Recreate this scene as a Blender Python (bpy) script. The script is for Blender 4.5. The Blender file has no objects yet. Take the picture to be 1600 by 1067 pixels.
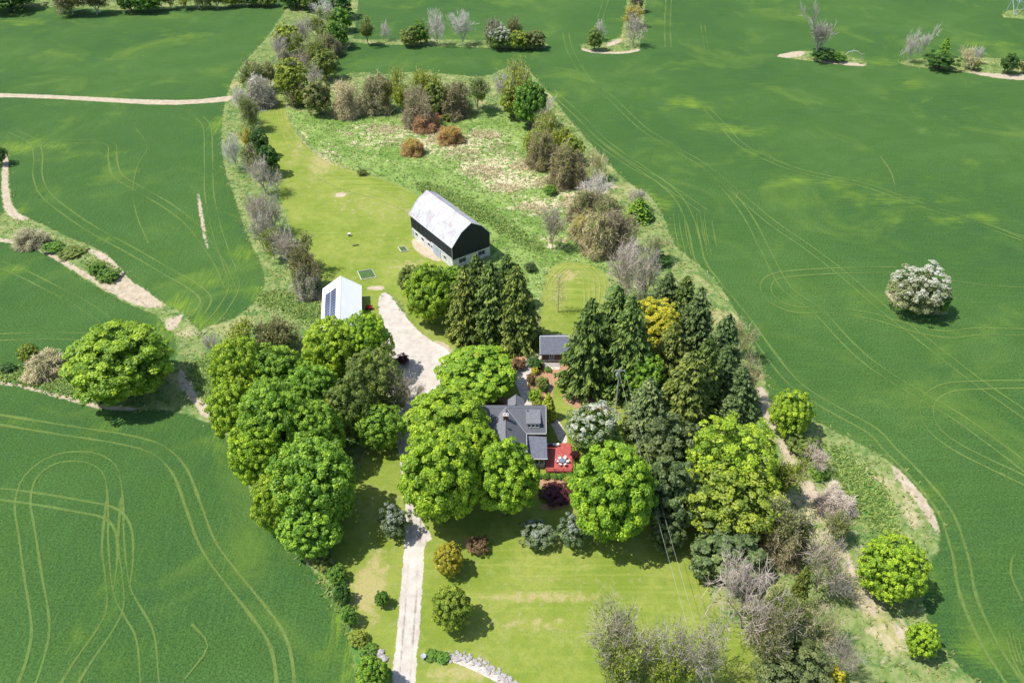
import bpy, math, random
import numpy as np
from mathutils import Vector, noise as mnoise

# ------------------------------------------------------------------ camera, sky, sun
S = bpy.context.scene
COL = S.collection
F_PX, PITCH, CAM_H = 1260.0, math.radians(38.0), 120.0
cam_d = bpy.data.cameras.new('camera')
cam_d.sensor_width = 36.0
cam_d.lens = 36.0 * F_PX / 1600.0
cam_d.clip_start = 1.0
cam_d.clip_end = 12000.0
cam = bpy.data.objects.new('camera', cam_d)
COL.objects.link(cam)
cam.location = (0, 0, CAM_H)
cam.rotation_euler = (math.radians(90) - PITCH, 0, 0)
S.camera = cam

SUN_EL = math.radians(61.0)
SUN_TO = Vector((-0.99, -0.12, 0)).normalized()          # compass direction towards the sun
world = bpy.data.worlds.new('World')
S.world = world
world.use_nodes = True
wn = world.node_tree
sky = wn.nodes.new('ShaderNodeTexSky')
sky.sky_type = 'NISHITA'
sky.sun_disc = False
sky.sun_elevation = SUN_EL
sky.sun_rotation = math.atan2(SUN_TO.x, SUN_TO.y)
bg = wn.nodes['Background']
bg.inputs['Strength'].default_value = 0.15
wn.links.new(sky.outputs[0], bg.inputs[0])
sun_d = bpy.data.lights.new('sun', 'SUN')
sun_d.energy = 4.6
sun_d.angle = math.radians(0.5)
sun_d.color = (1.0, 0.96, 0.89)
sun = bpy.data.objects.new('sun', sun_d)
COL.objects.link(sun)
sd = Vector((SUN_TO.x * math.cos(SUN_EL), SUN_TO.y * math.cos(SUN_EL), math.sin(SUN_EL)))
sun.rotation_euler = sd.to_track_quat('Z', 'Y').to_euler()
sun.location = sd * 300
S.view_settings.view_transform = 'Standard'
S.view_settings.look = 'None'
S.view_settings.gamma = 1.0
S.view_settings.use_curve_mapping = False
S.view_settings.exposure = 0.30
S.render.engine = 'CYCLES'

# ------------------------------------------------------------------ survey helpers
CP, SP = math.cos(PITCH), math.sin(PITCH)


def G(px, py, z=0.0):
    """place on the plan (height z) that was surveyed at this spot of the 1600x1067 aerial photograph"""
    a = (px - 800.0) / F_PX
    b = -(py - 533.5) / F_PX
    dx, dy, dz = a, CP + b * SP, -SP + b * CP
    t = (z - CAM_H) / dz
    return (dx * t, dy * t, z)


def depth_of(p):
    return p[1] * CP - (p[2] - CAM_H) * SP


def row_of(p):
    d = depth_of(p)
    return 533.5 - F_PX * (p[1] * SP + (p[2] - CAM_H) * CP) / d


rng = np.random.default_rng(7)
random.seed(7)
mulberry = random.Random(3)


# ------------------------------------------------------------------ object helpers
def tag(o, label=None, cat=None, group=None, kind=None):
    if label: o['label'] = label
    if cat: o['category'] = cat
    if group: o['group'] = group
    if kind: o['kind'] = kind
    return o


def link(name, data, parent=None, loc=None, rot=None, scale=None):
    o = bpy.data.objects.new(name, data)
    COL.objects.link(o)
    if parent is not None: o.parent = parent
    if loc is not None: o.location = loc
    if rot is not None: o.rotation_euler = rot
    if scale is not None: o.scale = scale
    return o


def empty(name, loc, rz=0.0):
    o = link(name, None, None, loc, (0, 0, rz))
    o.empty_display_size = 1.0
    return o


def np_mesh(name, verts, faces, mat=None, tone=None, smooth=False, attrs=None):
    """verts (N,3); faces (M,k) all of the same k"""
    me = bpy.data.meshes.new(name)
    v = np.asarray(verts, dtype=np.float32)
    f = np.asarray(faces, dtype=np.int32)
    k = f.shape[1]
    me.vertices.add(len(v)); me.vertices.foreach_set('co', v.ravel())
    me.loops.add(f.size); me.loops.foreach_set('vertex_index', f.ravel())
    me.polygons.add(len(f))
    me.polygons.foreach_set('loop_start', np.arange(0, f.size, k, dtype=np.int32))
    me.polygons.foreach_set('loop_total', np.full(len(f), k, dtype=np.int32))
    if smooth:
        me.polygons.foreach_set('use_smooth', np.ones(len(f), dtype=bool))
    me.update(calc_edges=True)
    if tone is not None:
        a = me.attributes.new('tone', 'FLOAT', 'POINT')
        a.data.foreach_set('value', np.asarray(tone, dtype=np.float32))
    if attrs:
        for an, arr in attrs.items():
            a = me.attributes.new(an, 'FLOAT_COLOR', 'POINT')
            a.data.foreach_set('color', np.asarray(arr, dtype=np.float32).ravel())
    if mat: me.materials.append(mat)
    return me


class MB:
    """collects boxes, bars, polygons and tubes, then links them as ONE mesh object"""
    def __init__(s): s.v, s.f = [], []

    def box(s, x0, x1, y0, y1, z0, z1):
        n = len(s.v)
        s.v += [(x0, y0, z0), (x1, y0, z0), (x1, y1, z0), (x0, y1, z0), (x0, y0, z1), (x1, y0, z1), (x1, y1, z1), (x0, y1, z1)]
        s.f += [tuple(n + i for i in q) for q in ((3, 2, 1, 0), (4, 5, 6, 7), (0, 1, 5, 4), (1, 2, 6, 5), (2, 3, 7, 6), (3, 0, 4, 7))]
        return s

    def poly(s, pts):
        n = len(s.v); s.v += [tuple(p) for p in pts]; s.f.append(tuple(range(n, n + len(pts)))); return s

    def slab(s, pts, t):
        """planar polygon thickened by t below its face"""
        P = [Vector(p) for p in pts]
        nn = (P[1] - P[0]).cross(P[2] - P[0]).normalized()
        n = len(s.v); m = len(P)
        s.v += [tuple(p) for p in P] + [tuple(p - nn * t) for p in P]
        s.f.append(tuple(range(n, n + m)))
        s.f.append(tuple(range(n + 2 * m - 1, n + m - 1, -1)))
        for i in range(m):
            j = (i + 1) % m
            s.f.append((n + j, n + i, n + m + i, n + m + j))
        return s

    def tube(s, a, b, r, k=8, r2=None):
        a, b = Vector(a), Vector(b); r2 = r if r2 is None else r2
        d = (b - a).normalized()
        u = d.cross(Vector((0, 0, 1)) if abs(d.z) < .9 else Vector((1, 0, 0))).normalized(); w = d.cross(u)
        n = len(s.v)
        for p, q in ((a, r), (b, r2)):
            for i in range(k):
                t = 2 * math.pi * i / k
                s.v.append(tuple(p + (u * math.cos(t) + w * math.sin(t)) * q))
        for i in range(k):
            j = (i + 1) % k
            s.f.append((n + i, n + j, n + k + j, n + k + i))
        s.f.append(tuple(n + i for i in range(k - 1, -1, -1))); s.f.append(tuple(n + k + i for i in range(k)))
        return s

    def lathe(s, prof, k=14, c=(0, 0)):
        n = len(s.v)
        for r, z in prof:
            for i in range(k):
                t = 2 * math.pi * i / k
                s.v.append((c[0] + r * math.cos(t), c[1] + r * math.sin(t), z))
        for a in range(len(prof) - 1):
            for i in range(k):
                j = (i + 1) % k
                s.f.append((n + a * k + i, n + a * k + j, n + (a + 1) * k + j, n + (a + 1) * k + i))
        s.f.append(tuple(n + i for i in range(k - 1, -1, -1))); s.f.append(tuple(n + (len(prof) - 1) * k + i for i in range(k)))
        return s

    def build(s, name, mat, parent=None, loc=None, rot=None):
        me = bpy.data.meshes.new(name); me.from_pydata(s.v, [], s.f); me.update()
        me.materials.append(mat)
        return link(name, me, parent, loc, rot)


# ------------------------------------------------------------------ materials
def N(nt, typ, **kw):
    n = nt.nodes.new(typ)
    for k, v in kw.items(): setattr(n, k, v)
    return n


def new_mat(name):
    m = bpy.data.materials.new(name); m.use_nodes = True
    nt = m.node_tree
    return m, nt, nt.nodes['Principled BSDF']


def mth(nt, op, a, b=None, clamp=False):
    n = N(nt, 'ShaderNodeMath', operation=op); n.use_clamp = clamp
    for i, x in enumerate((a, b)):
        if x is None: continue
        if isinstance(x, (int, float)): n.inputs[i].default_value = x
        else: nt.links.new(x, n.inputs[i])
    return n.outputs[0]


def mix(nt, fac, a, b, blend='MIX'):
    n = N(nt, 'ShaderNodeMix', data_type='RGBA', blend_type=blend)
    for sock, x in ((n.inputs[0], fac), (n.inputs[6], a), (n.inputs[7], b)):
        if isinstance(x, (int, float)): sock.default_value = x
        elif isinstance(x, tuple): sock.default_value = (x[0], x[1], x[2], 1)
        else: nt.links.new(x, sock)
    return n.outputs[2]


def noise_tex(nt, vec, scale, detail=3.0, rough=0.55, dist=0.0):
    n = N(nt, 'ShaderNodeTexNoise'); n.inputs['Scale'].default_value = scale
    n.inputs['Detail'].default_value = detail; n.inputs['Roughness'].default_value = rough
    n.inputs['Distortion'].default_value = dist
    if vec is not None: nt.links.new(vec, n.inputs['Vector'])
    return n.outputs[0]


def ramp01(nt, x, lo, hi):
    n = N(nt, 'ShaderNodeMapRange'); n.interpolation_type = 'SMOOTHSTEP'
    nt.links.new(x, n.inputs[0]); n.inputs[1].default_value = lo; n.inputs[2].default_value = hi
    return n.outputs[0]


def stretch(nt, vec, sc):
    n = N(nt, 'ShaderNodeMapping'); n.inputs['Scale'].default_value = sc
    nt.links.new(vec, n.inputs[0]); return n.outputs[0]


def surf(name, col, rough=0.8, col2=None, nscale=3.0, bump=0.0, spec=0.3, metal=0.0, sc=(1, 1, 1), lo=.35, hi=.65, bdist=.02):
    m, nt, b = new_mat(name)
    tc = N(nt, 'ShaderNodeTexCoord').outputs['Object']
    v = stretch(nt, tc, sc)
    nz = noise_tex(nt, v, nscale, 5, .6)
    c = mix(nt, ramp01(nt, nz, lo, hi), col, col2 or tuple(x * .8 for x in col))
    nt.links.new(c, b.inputs['Base Color'])
    b.inputs['Roughness'].default_value = rough; b.inputs['Specular IOR Level'].default_value = spec
    b.inputs['Metallic'].default_value = metal
    if bump:
        bn = N(nt, 'ShaderNodeBump'); bn.inputs['Strength'].default_value = bump; bn.inputs['Distance'].default_value = bdist
        nt.links.new(noise_tex(nt, v, nscale * 4, 4, .6), bn.inputs['Height']); nt.links.new(bn.outputs[0], b.inputs['Normal'])
    return m


def leaf_mat(name, transl=.3, spec=.35, blossom=None, bl_lo=.5, bl_hi=.6, spread=.5, tipcol=None):
    """foliage: the object's own colour, varied leaf by leaf and clump by clump (attribute 'tone' 0..1)"""
    m, nt, b = new_mat(name)
    oi = N(nt, 'ShaderNodeObjectInfo')
    at = N(nt, 'ShaderNodeAttribute', attribute_name='tone')
    t = at.outputs['Fac']
    hsv = N(nt, 'ShaderNodeHueSaturation'); nt.links.new(oi.outputs['Color'], hsv.inputs['Color'])
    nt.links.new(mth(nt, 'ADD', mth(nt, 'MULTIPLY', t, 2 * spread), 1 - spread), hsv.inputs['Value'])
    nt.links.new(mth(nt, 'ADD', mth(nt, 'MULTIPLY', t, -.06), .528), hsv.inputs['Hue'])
    c = hsv.outputs[0]
    if tipcol:
        geo = N(nt, 'ShaderNodeTexCoord').outputs['Object']
        nz = noise_tex(nt, geo, 1.7, 2)
        sx = N(nt, 'ShaderNodeSeparateXYZ'); nt.links.new(geo, sx.inputs[0])
        k = ramp01(nt, mth(nt, 'ADD', mth(nt, 'MULTIPLY', sx.outputs[2], .5), mth(nt, 'ADD', mth(nt, 'MULTIPLY', nz, .7), mth(nt, 'MULTIPLY', t, .4))), .98, 1.14)
        c = mix(nt, k, c, tipcol)
    if blossom:
        geo = N(nt, 'ShaderNodeTexCoord').outputs['Object']
        sx = N(nt, 'ShaderNodeSeparateXYZ'); nt.links.new(geo, sx.inputs[0])
        nz = noise_tex(nt, geo, 2.2, 3)
        k = mth(nt, 'ADD', mth(nt, 'MULTIPLY', sx.outputs[2], .32), mth(nt, 'ADD', mth(nt, 'MULTIPLY', t, .55), mth(nt, 'MULTIPLY', nz, .5)))
        c = mix(nt, ramp01(nt, k, bl_lo, bl_hi), c, blossom)
    nt.links.new(c, b.inputs['Base Color'])
    b.inputs['Roughness'].default_value = .5
    b.inputs['Specular IOR Level'].default_value = spec
    tr = N(nt, 'ShaderNodeBsdfTranslucent')
    nt.links.new(mix(nt, .5, c, mix(nt, 1.0, c, (1.0, 1.0, .45), 'MULTIPLY')), tr.inputs['Color'])
    ms = N(nt, 'ShaderNodeMixShader'); ms.inputs[0].default_value = transl
    nt.links.new(b.outputs[0], ms.inputs[1]); nt.links.new(tr.outputs[0], ms.inputs[2])
    nt.links.new(ms.outputs[0], nt.nodes['Material Output'].inputs['Surface'])
    return m


M = {}
M['leaf'] = leaf_mat('leaf', .36, .45, spread=.58)
M['leaf_tip'] = leaf_mat('leaf_yellow_tips', .30, .4, tipcol=(.38, .42, .035))
M['needle'] = leaf_mat('needle', .10, .18, spread=.78)
M['blossom'] = leaf_mat('blossom', .25, .3, blossom=(.62, .62, .53), bl_lo=.56, bl_hi=.86)
M['lilac'] = leaf_mat('lilac_bush', .2, .4, blossom=(.34, .36, .34), bl_lo=.70, bl_hi=.95)
M['grass_blade'] = leaf_mat('grass_blade', .35, .2, spread=.4)
M['bark'] = surf('bark', (.13, .10, .08), .9, (.08, .06, .05), 6, .5)


def twig_mat(name):
    m, nt, b = new_mat(name)
    oi = N(nt, 'ShaderNodeObjectInfo')
    tc = N(nt, 'ShaderNodeTexCoord').outputs['Object']
    at = N(nt, 'ShaderNodeAttribute', attribute_name='tone')
    f = mth(nt, 'ADD', mth(nt, 'MULTIPLY', at.outputs['Fac'], .9), .55)
    mu = N(nt, 'ShaderNodeVectorMath', operation='SCALE'); nt.links.new(oi.outputs['Color'], mu.inputs[0]); nt.links.new(f, mu.inputs['Scale'])
    nt.links.new(mu.outputs[0], b.inputs['Base Color']); b.inputs['Roughness'].default_value = .85
    b.inputs['Specular IOR Level'].default_value = .2
    return m


M['twig'] = twig_mat('twig')


def ground_mat():
    m, nt, b = new_mat('farmland')
    L = nt.links
    pos = N(nt, 'ShaderNodeNewGeometry').outputs['Position']
    a1 = N(nt, 'ShaderNodeAttribute', attribute_name='m1'); a2 = N(nt, 'ShaderNodeAttribute', attribute_name='m2'); a3 = N(nt, 'ShaderNodeAttribute', attribute_name='m3')

    def rgb(a):
        s = N(nt, 'ShaderNodeSeparateColor'); L.new(a.outputs['Color'], s.inputs[0])
        return s.outputs[0], s.outputs[1], s.outputs[2], a.outputs['Alpha']
    lawn, meadow, dirt, gravel = rgb(a1)
    yellow, rough, mulch, paving = rgb(a2)
    rowdir, dry, lush, mown = rgb(a3)
    n_big = noise_tex(nt, pos, .018, 4, .6, .6)
    n_mid = noise_tex(nt, pos, .09, 5, .62, .4)
    n_sm = noise_tex(nt, pos, .55, 5, .65)
    n_fine = noise_tex(nt, pos, 2.6, 4, .7)
    n_edge = mth(nt, 'ADD', mth(nt, 'MULTIPLY', n_sm, .6), mth(nt, 'MULTIPLY', noise_tex(nt, pos, 1.3, 3), .4))

    def th(mask, w=.9, lo=.40, hi=.60):
        return ramp01(nt, mth(nt, 'ADD', mask, mth(nt, 'MULTIPLY', mth(nt, 'SUBTRACT', n_edge, .5), w)), lo, hi)
    # --- crop: sown rows, denser and thinner patches
    rx = noise_tex(nt, stretch(nt, pos, (.11, 1.5, 1)), 1.0, 4, .7, .5)       # drilled along x
    ry = noise_tex(nt, stretch(nt, pos, (2.0, .16, 1)), 1.0, 4, .7, .6)        # drilled along y
    row = mth(nt, 'ADD', mth(nt, 'MULTIPLY', rx, mth(nt, 'SUBTRACT', 1.0, rowdir)), mth(nt, 'MULTIPLY', ry, rowdir))
    crop = mix(nt, ramp01(nt, n_big, .36, .66), (.053, .116, .031), (.088, .168, .040))
    crop = mix(nt, ramp01(nt, n_mid, .35, .7), crop, (.066, .136, .028))
    crop = mix(nt, mth(nt, 'MULTIPLY', ramp01(nt, row, .44, .64), .34), crop, (.085, .20, .045))
    crop = mix(nt, mth(nt, 'MULTIPLY', ramp01(nt, n_fine, .40, .62), .62), crop, (.012, .050, .012))
    crop = mix(nt, mth(nt, 'MULTIPLY', ramp01(nt, noise_tex(nt, pos, .035, 5, .65, .8), .50, .72), .45), crop, (.140, .222, .034))
    yk = mth(nt, 'MULTIPLY', yellow, mth(nt, 'ADD', mth(nt, 'MULTIPLY', ramp01(nt, row, .35, .65), .75), .35))
    yk = mth(nt, 'MULTIPLY', ramp01(nt, mth(nt, 'ADD', yk, mth(nt, 'MULTIPLY', mth(nt, 'SUBTRACT', n_mid, .5), 1.8)), .10, 1.15), .75)
    crop = mix(nt, mth(nt, 'MULTIPLY', yk, mth(nt, 'LESS_THAN', mth(nt, 'MULTIPLY', yellow, -1.0), -.01)), crop, (.20, .30, .030))
    c = crop
    # --- rough grass of the margins
    n_pat = noise_tex(nt, pos, .22, 5, .65, .8)
    rg = mix(nt, ramp01(nt, n_sm, .35, .65), (.15, .225, .055), (.27, .31, .12))
    rg = mix(nt, ramp01(nt, n_pat, .48, .60), rg, (.095, .185, .045))
    rg = mix(nt, ramp01(nt, n_mid, .52, .68), rg, (.36, .34, .15))
    rg = mix(nt, ramp01(nt, mth(nt, 'ADD', n_pat, mth(nt, 'MULTIPLY', dry, .32)), .60, .78), rg, (.46, .40, .24))
    rg = mix(nt, mth(nt, 'MULTIPLY', ramp01(nt, n_fine, .5, .8), .45), rg, (.05, .11, .03))
    c = mix(nt, th(rough), c, rg)
    # --- meadow: green with flattened straw-coloured grass
    straw_n = noise_tex(nt, stretch(nt, pos, (1, 1.25, 1)), .42, 6, .68, 1.1)
    md = mix(nt, ramp01(nt, n_mid, .35, .62), (.140, .245, .045), (.245, .345, .092))
    md = mix(nt, mth(nt, 'MULTIPLY', ramp01(nt, n_fine, .45, .75), .35), md, (.06, .15, .035))
    md = mix(nt, ramp01(nt, mth(nt, 'ADD', straw_n, mth(nt, 'MULTIPLY', dry, .24)), .62, .72), md, (.56, .48, .31))
    c = mix(nt, th(meadow), c, md)
    # --- lawn: mown, with worn and yellowish patches and faint mower passes
    lw = mix(nt, ramp01(nt, n_mid, .34, .66), (.180, .240, .032), (.265, .298, .060))
    lw = mix(nt, mth(nt, 'MULTIPLY', ramp01(nt, n_sm, .42, .66), .6), lw, (.135, .215, .030))
    lw = mix(nt, mth(nt, 'MULTIPLY', ramp01(nt, noise_tex(nt, pos, .28, 5, .7, .6), .50, .70), .45), lw, (.33, .34, .115))
    lw = mix(nt, ramp01(nt, mth(nt, 'ADD', n_sm, mth(nt, 'MULTIPLY', dry, .46)), .58, .86), lw, (.38, .33, .14))
    pas = noise_tex(nt, stretch(nt, pos, (.05, 1.1, 1)), 1.0, 2, .5, .35)
    lw = mix(nt, mth(nt, 'MULTIPLY', ramp01(nt, pas, .52, .68), mth(nt, 'ADD', mth(nt, 'MULTIPLY', mown, .6), .18)), lw, (.33, .36, .085))
    lw = mix(nt, mth(nt, 'MULTIPLY', ramp01(nt, n_fine, .45, .7), .38), lw, (.10, .165, .025))
    c = mix(nt, th(lawn, .5, .44, .56), c, lw)
    # --- lush dark-green growth
    c = mix(nt, th(lush, 1.0), c, mix(nt, ramp01(nt, n_fine, .4, .7), (.055, .18, .035), (.11, .25, .06)))
    # --- bare soil
    so = mix(nt, ramp01(nt, n_sm, .3, .7), (.52, .44, .33), (.39, .32, .22))
    so = mix(nt, ramp01(nt, n_fine, .58, .72), so, (.17, .21, .06))
    c = mix(nt, th(dirt, 1.1), c, so)
    # --- mulch
    mu = mix(nt, ramp01(nt, n_fine, .35, .65), (.46, .29, .17), (.30, .17, .10))
    c = mix(nt, th(mulch, .5), c, mu)
    # --- gravel drive, wheel-polished, with grey-brown scuffs
    gr = mix(nt, ramp01(nt, n_sm, .3, .75), (.56, .51, .45), (.42, .37, .32))
    gr = mix(nt, ramp01(nt, n_mid, .5, .75), gr, (.62, .57, .51))
    gr = mix(nt, mth(nt, 'MULTIPLY', ramp01(nt, noise_tex(nt, pos, 5.0, 3, .8), .55, .75), .5), gr, (.30, .25, .21))
    c = mix(nt, th(gravel, 1.0, .44, .56), c, gr)
    pv = mix(nt, ramp01(nt, noise_tex(nt, pos, 1.6, 3), .4, .65), (.60, .54, .47), (.44, .38, .33))
    c = mix(nt, th(paving, .3, .46, .54), c, pv)
    L.new(c, b.inputs['Base Color'])
    b.inputs['Roughness'].default_value = .95
    b.inputs['Specular IOR Level'].default_value = .12
    bn = N(nt, 'ShaderNodeBump'); bn.inputs['Strength'].default_value = .55; bn.inputs['Distance'].default_value = .5
    hgt = mth(nt, 'ADD', mth(nt, 'MULTIPLY', noise_tex(nt, pos, 1.5, 4, .75), .8), mth(nt, 'MULTIPLY', row, .35))
    soft = mth(nt, 'SUBTRACT', 1.0, mth(nt, 'MULTIPLY', mth(nt, 'MAXIMUM', gravel, mth(nt, 'MAXIMUM', lawn, paving)), .8))
    L.new(mth(nt, 'MULTIPLY', hgt, soft), bn.inputs['Height'])
    L.new(bn.outputs[0], b.inputs['Normal'])
    return m


M['ground'] = ground_mat()


def track_mat(name, col, cut, dens=1.0):
    m, nt, b = new_mat(name)
    pos = N(nt, 'ShaderNodeNewGeometry').outputs['Position']
    nz = noise_tex(nt, pos, .9, 5, .7)
    nb = noise_tex(nt, pos, .05, 2, .5)
    L = nt.links
    L.new(mix(nt, ramp01(nt, nz, .4, .7), col, tuple(x * .62 for x in col)), b.inputs['Base Color'])
    b.inputs['Roughness'].default_value = .95; b.inputs['Specular IOR Level'].default_value = .1
    tr = N(nt, 'ShaderNodeBsdfTransparent'); ms = N(nt, 'ShaderNodeMixShader')
    at = N(nt, 'ShaderNodeAttribute', attribute_name='tone')           # 1 along the wheel line, 0 at the rims of the ribbon
    k = mth(nt, 'ADD', mth(nt, 'MULTIPLY', nz, .9), mth(nt, 'MULTIPLY', mth(nt, 'SUBTRACT', nb, .5), 1.1))
    k = mth(nt, 'ADD', k, mth(nt, 'MULTIPLY', mth(nt, 'SUBTRACT', at.outputs['Fac'], 1.0), .35))
    L.new(mth(nt, 'MULTIPLY', ramp01(nt, k, cut, cut + .28), dens), ms.inputs[0])
    L.new(tr.outputs[0], ms.inputs[1]); L.new(b.outputs[0], ms.inputs[2])
    L.new(ms.outputs[0], nt.nodes['Material Output'].inputs['Surface'])
    return m


M['track'] = track_mat('pressed_crop', (.20, .30, .075), .05, .58)
M['track_dry'] = track_mat('pressed_dry_crop', (.23, .32, .080), .08, .55)
M['mower'] = track_mat('mower_pass', (.44, .43, .17), .14, .55)
M['track_faint'] = track_mat('pressed_thin_crop', (.21, .30, .075), .06, .55)

# ------------------------------------------------------------------ plan of the farm (photo survey points)
PLAN = {}
PLAN['farm'] = [[(470, -60), (455, 0), (425, 50), (380, 100), (362, 125), (350, 165), (345, 220), (352, 270), (368, 310), (376, 340), (392, 380), (408, 410), (416, 438),
                 (408, 462), (380, 490), (345, 506), (318, 510), (300, 540), (285, 560), (300, 600), (325, 640), (345, 668), (362, 700), (378, 735), (400, 780), (435, 835), (480, 878),
                 (515, 925), (535, 965), (550, 1010), (556, 1067), (560, 1150), (1600, 1150), (1540, 1080), (1478, 1020), (1455, 985), (1442, 950), (1446, 890), (1470, 850), (1462, 800), (1436, 765), (1400, 728), (1350, 695), (1300, 672), (1262, 652), (1225, 640),
                 (1197, 612), (1188, 560), (1160, 505), (1128, 450), (1095, 415), (1062, 392), (1047, 372), (1040, 345), (1022, 310), (990, 292), (955, 262), (915, 215), (892, 190), (862, 150),
                 (842, 128), (820, 104), (792, 104), (760, 122), (700, 116), (640, 112), (600, 118), (560, 112), (528, 120), (512, 112), (520, 95), (545, 80), (556, 40), (560, 5), (562, -60)],
                [(546, 59), (560, 63), (620, 62), (700, 62), (780, 64), (850, 66), (857, 72), (845, 77), (790, 76), (700, 73), (600, 70), (548, 67)],
                [(907, 70), (930, 68), (955, 64), (975, 55), (985, -60), (1012, -60), (1006, 40), (1000, 66), (1000, 78), (975, 83), (930, 82), (908, 77)],
                [(1205, 88), (1250, 79), (1300, 82), (1345, 92), (1358, 103), (1330, 102), (1270, 96)],
                [(1401, 97), (1430, 92), (1500, 88), (1560, 92), (1700, 100), (1700, 132), (1600, 127), (1545, 120), (1480, 109), (1420, 104)],
                [(1380, 456), (1396, 440), (1440, 455), (1484, 480), (1478, 492), (1450, 492), (1420, 486), (1392, 470)],
                [(-60, 570), (0, 572), (30, 578), (70, 580), (100, 582), (170, 590), (262, 584), (278, 560), (272, 520), (270, 495), (300, 500), (330, 545), (345, 668), (300, 650), (262, 640), (215, 641),
                 (180, 638), (130, 627), (70, 610), (20, 598), (-60, 588)],
                [(-60, 345), (8, 345), (2, 300), (5, 240), (-60, 235), (-60, 225), (12, 225), (14, 290), (22, 330), (60, 348), (110, 372), (160, 392), (182, 412), (200, 436), (235, 458), (262, 478), (290, 490), (300, 512), (262, 520), (248, 492), (205, 477), (165, 455), (120, 428), (80, 400), (40, 383), (-60, 372)],
                [(-80, -60), (430, -60), (430, 8), (340, 12), (280, 13), (215, 17), (150, 15), (90, 12), (-80, 8)],
                [(1560, 26), (1580, 14), (1620, 16), (1640, 30), (1590, 30)],
                ]
PLAN['lawn'] = [[(427, 150), (436, 146), (441, 156), (450, 190), (476, 226), (505, 250), (545, 266), (590, 276), (640, 296), (668, 318), (660, 360), (700, 410), (735, 440), (735, 540), (690, 545), (650, 520), (625, 470), (600, 452), (592, 470), (598, 520), (560, 520),
                 (560, 448), (530, 436), (503, 448), (496, 428), (478, 395), (458, 368), (446, 330), (434, 300), (426, 260), (415, 215), (404, 180), (412, 162)],
                [(842, 520), (845, 478), (850, 440), (858, 418), (880, 409), (905, 409), (932, 416), (948, 432), (952, 450), (940, 470), (960, 520), (920, 530)],
                [(740, 500), (850, 510), (960, 500), (1040, 560), (1040, 700), (1100, 830), (1112, 870), (1104, 925), (1130, 960), (1185, 1000), (1200, 1060), (1210, 1150), (560, 1150), (556, 1050), (548, 1000), (556, 950), (528, 905), (512, 862), (540, 800), (560, 720), (600, 690), (640, 640), (660, 600), (700, 560)]]
PLAN['meadow'] = [[(446, 168), (480, 178), (522, 184), (560, 180), (600, 184), (650, 184), (700, 180), (765, 170), (800, 172), (830, 206), (852, 235), (868, 275), (900, 300), (915, 340), (940, 400), (955, 420), (930, 416), (890, 408), (860, 416), (845, 450), (842, 500),
                   (800, 480), (770, 420), (770, 400), (740, 340), (700, 320), (668, 318), (640, 294), (590, 273), (545, 262), (508, 246), (480, 222), (455, 190)]]
PLAN['gravel'] = [[(594, 458), (606, 456), (622, 478), (648, 512), (676, 534), (700, 545), (712, 572), (700, 612), (668, 634), (655, 680), (650, 740), (655, 790), (666, 832), (664, 850), (661, 900), (655, 980), (649, 1067), (645, 1150), (605, 1150), (612, 1067), (621, 980), (628, 900), (632, 850), (634, 800),
                   (628, 740), (618, 680), (606, 620), (602, 560), (600, 520), (590, 480)],
                  [(662, 822), (673, 832), (676, 846), (664, 846)]]
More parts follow.
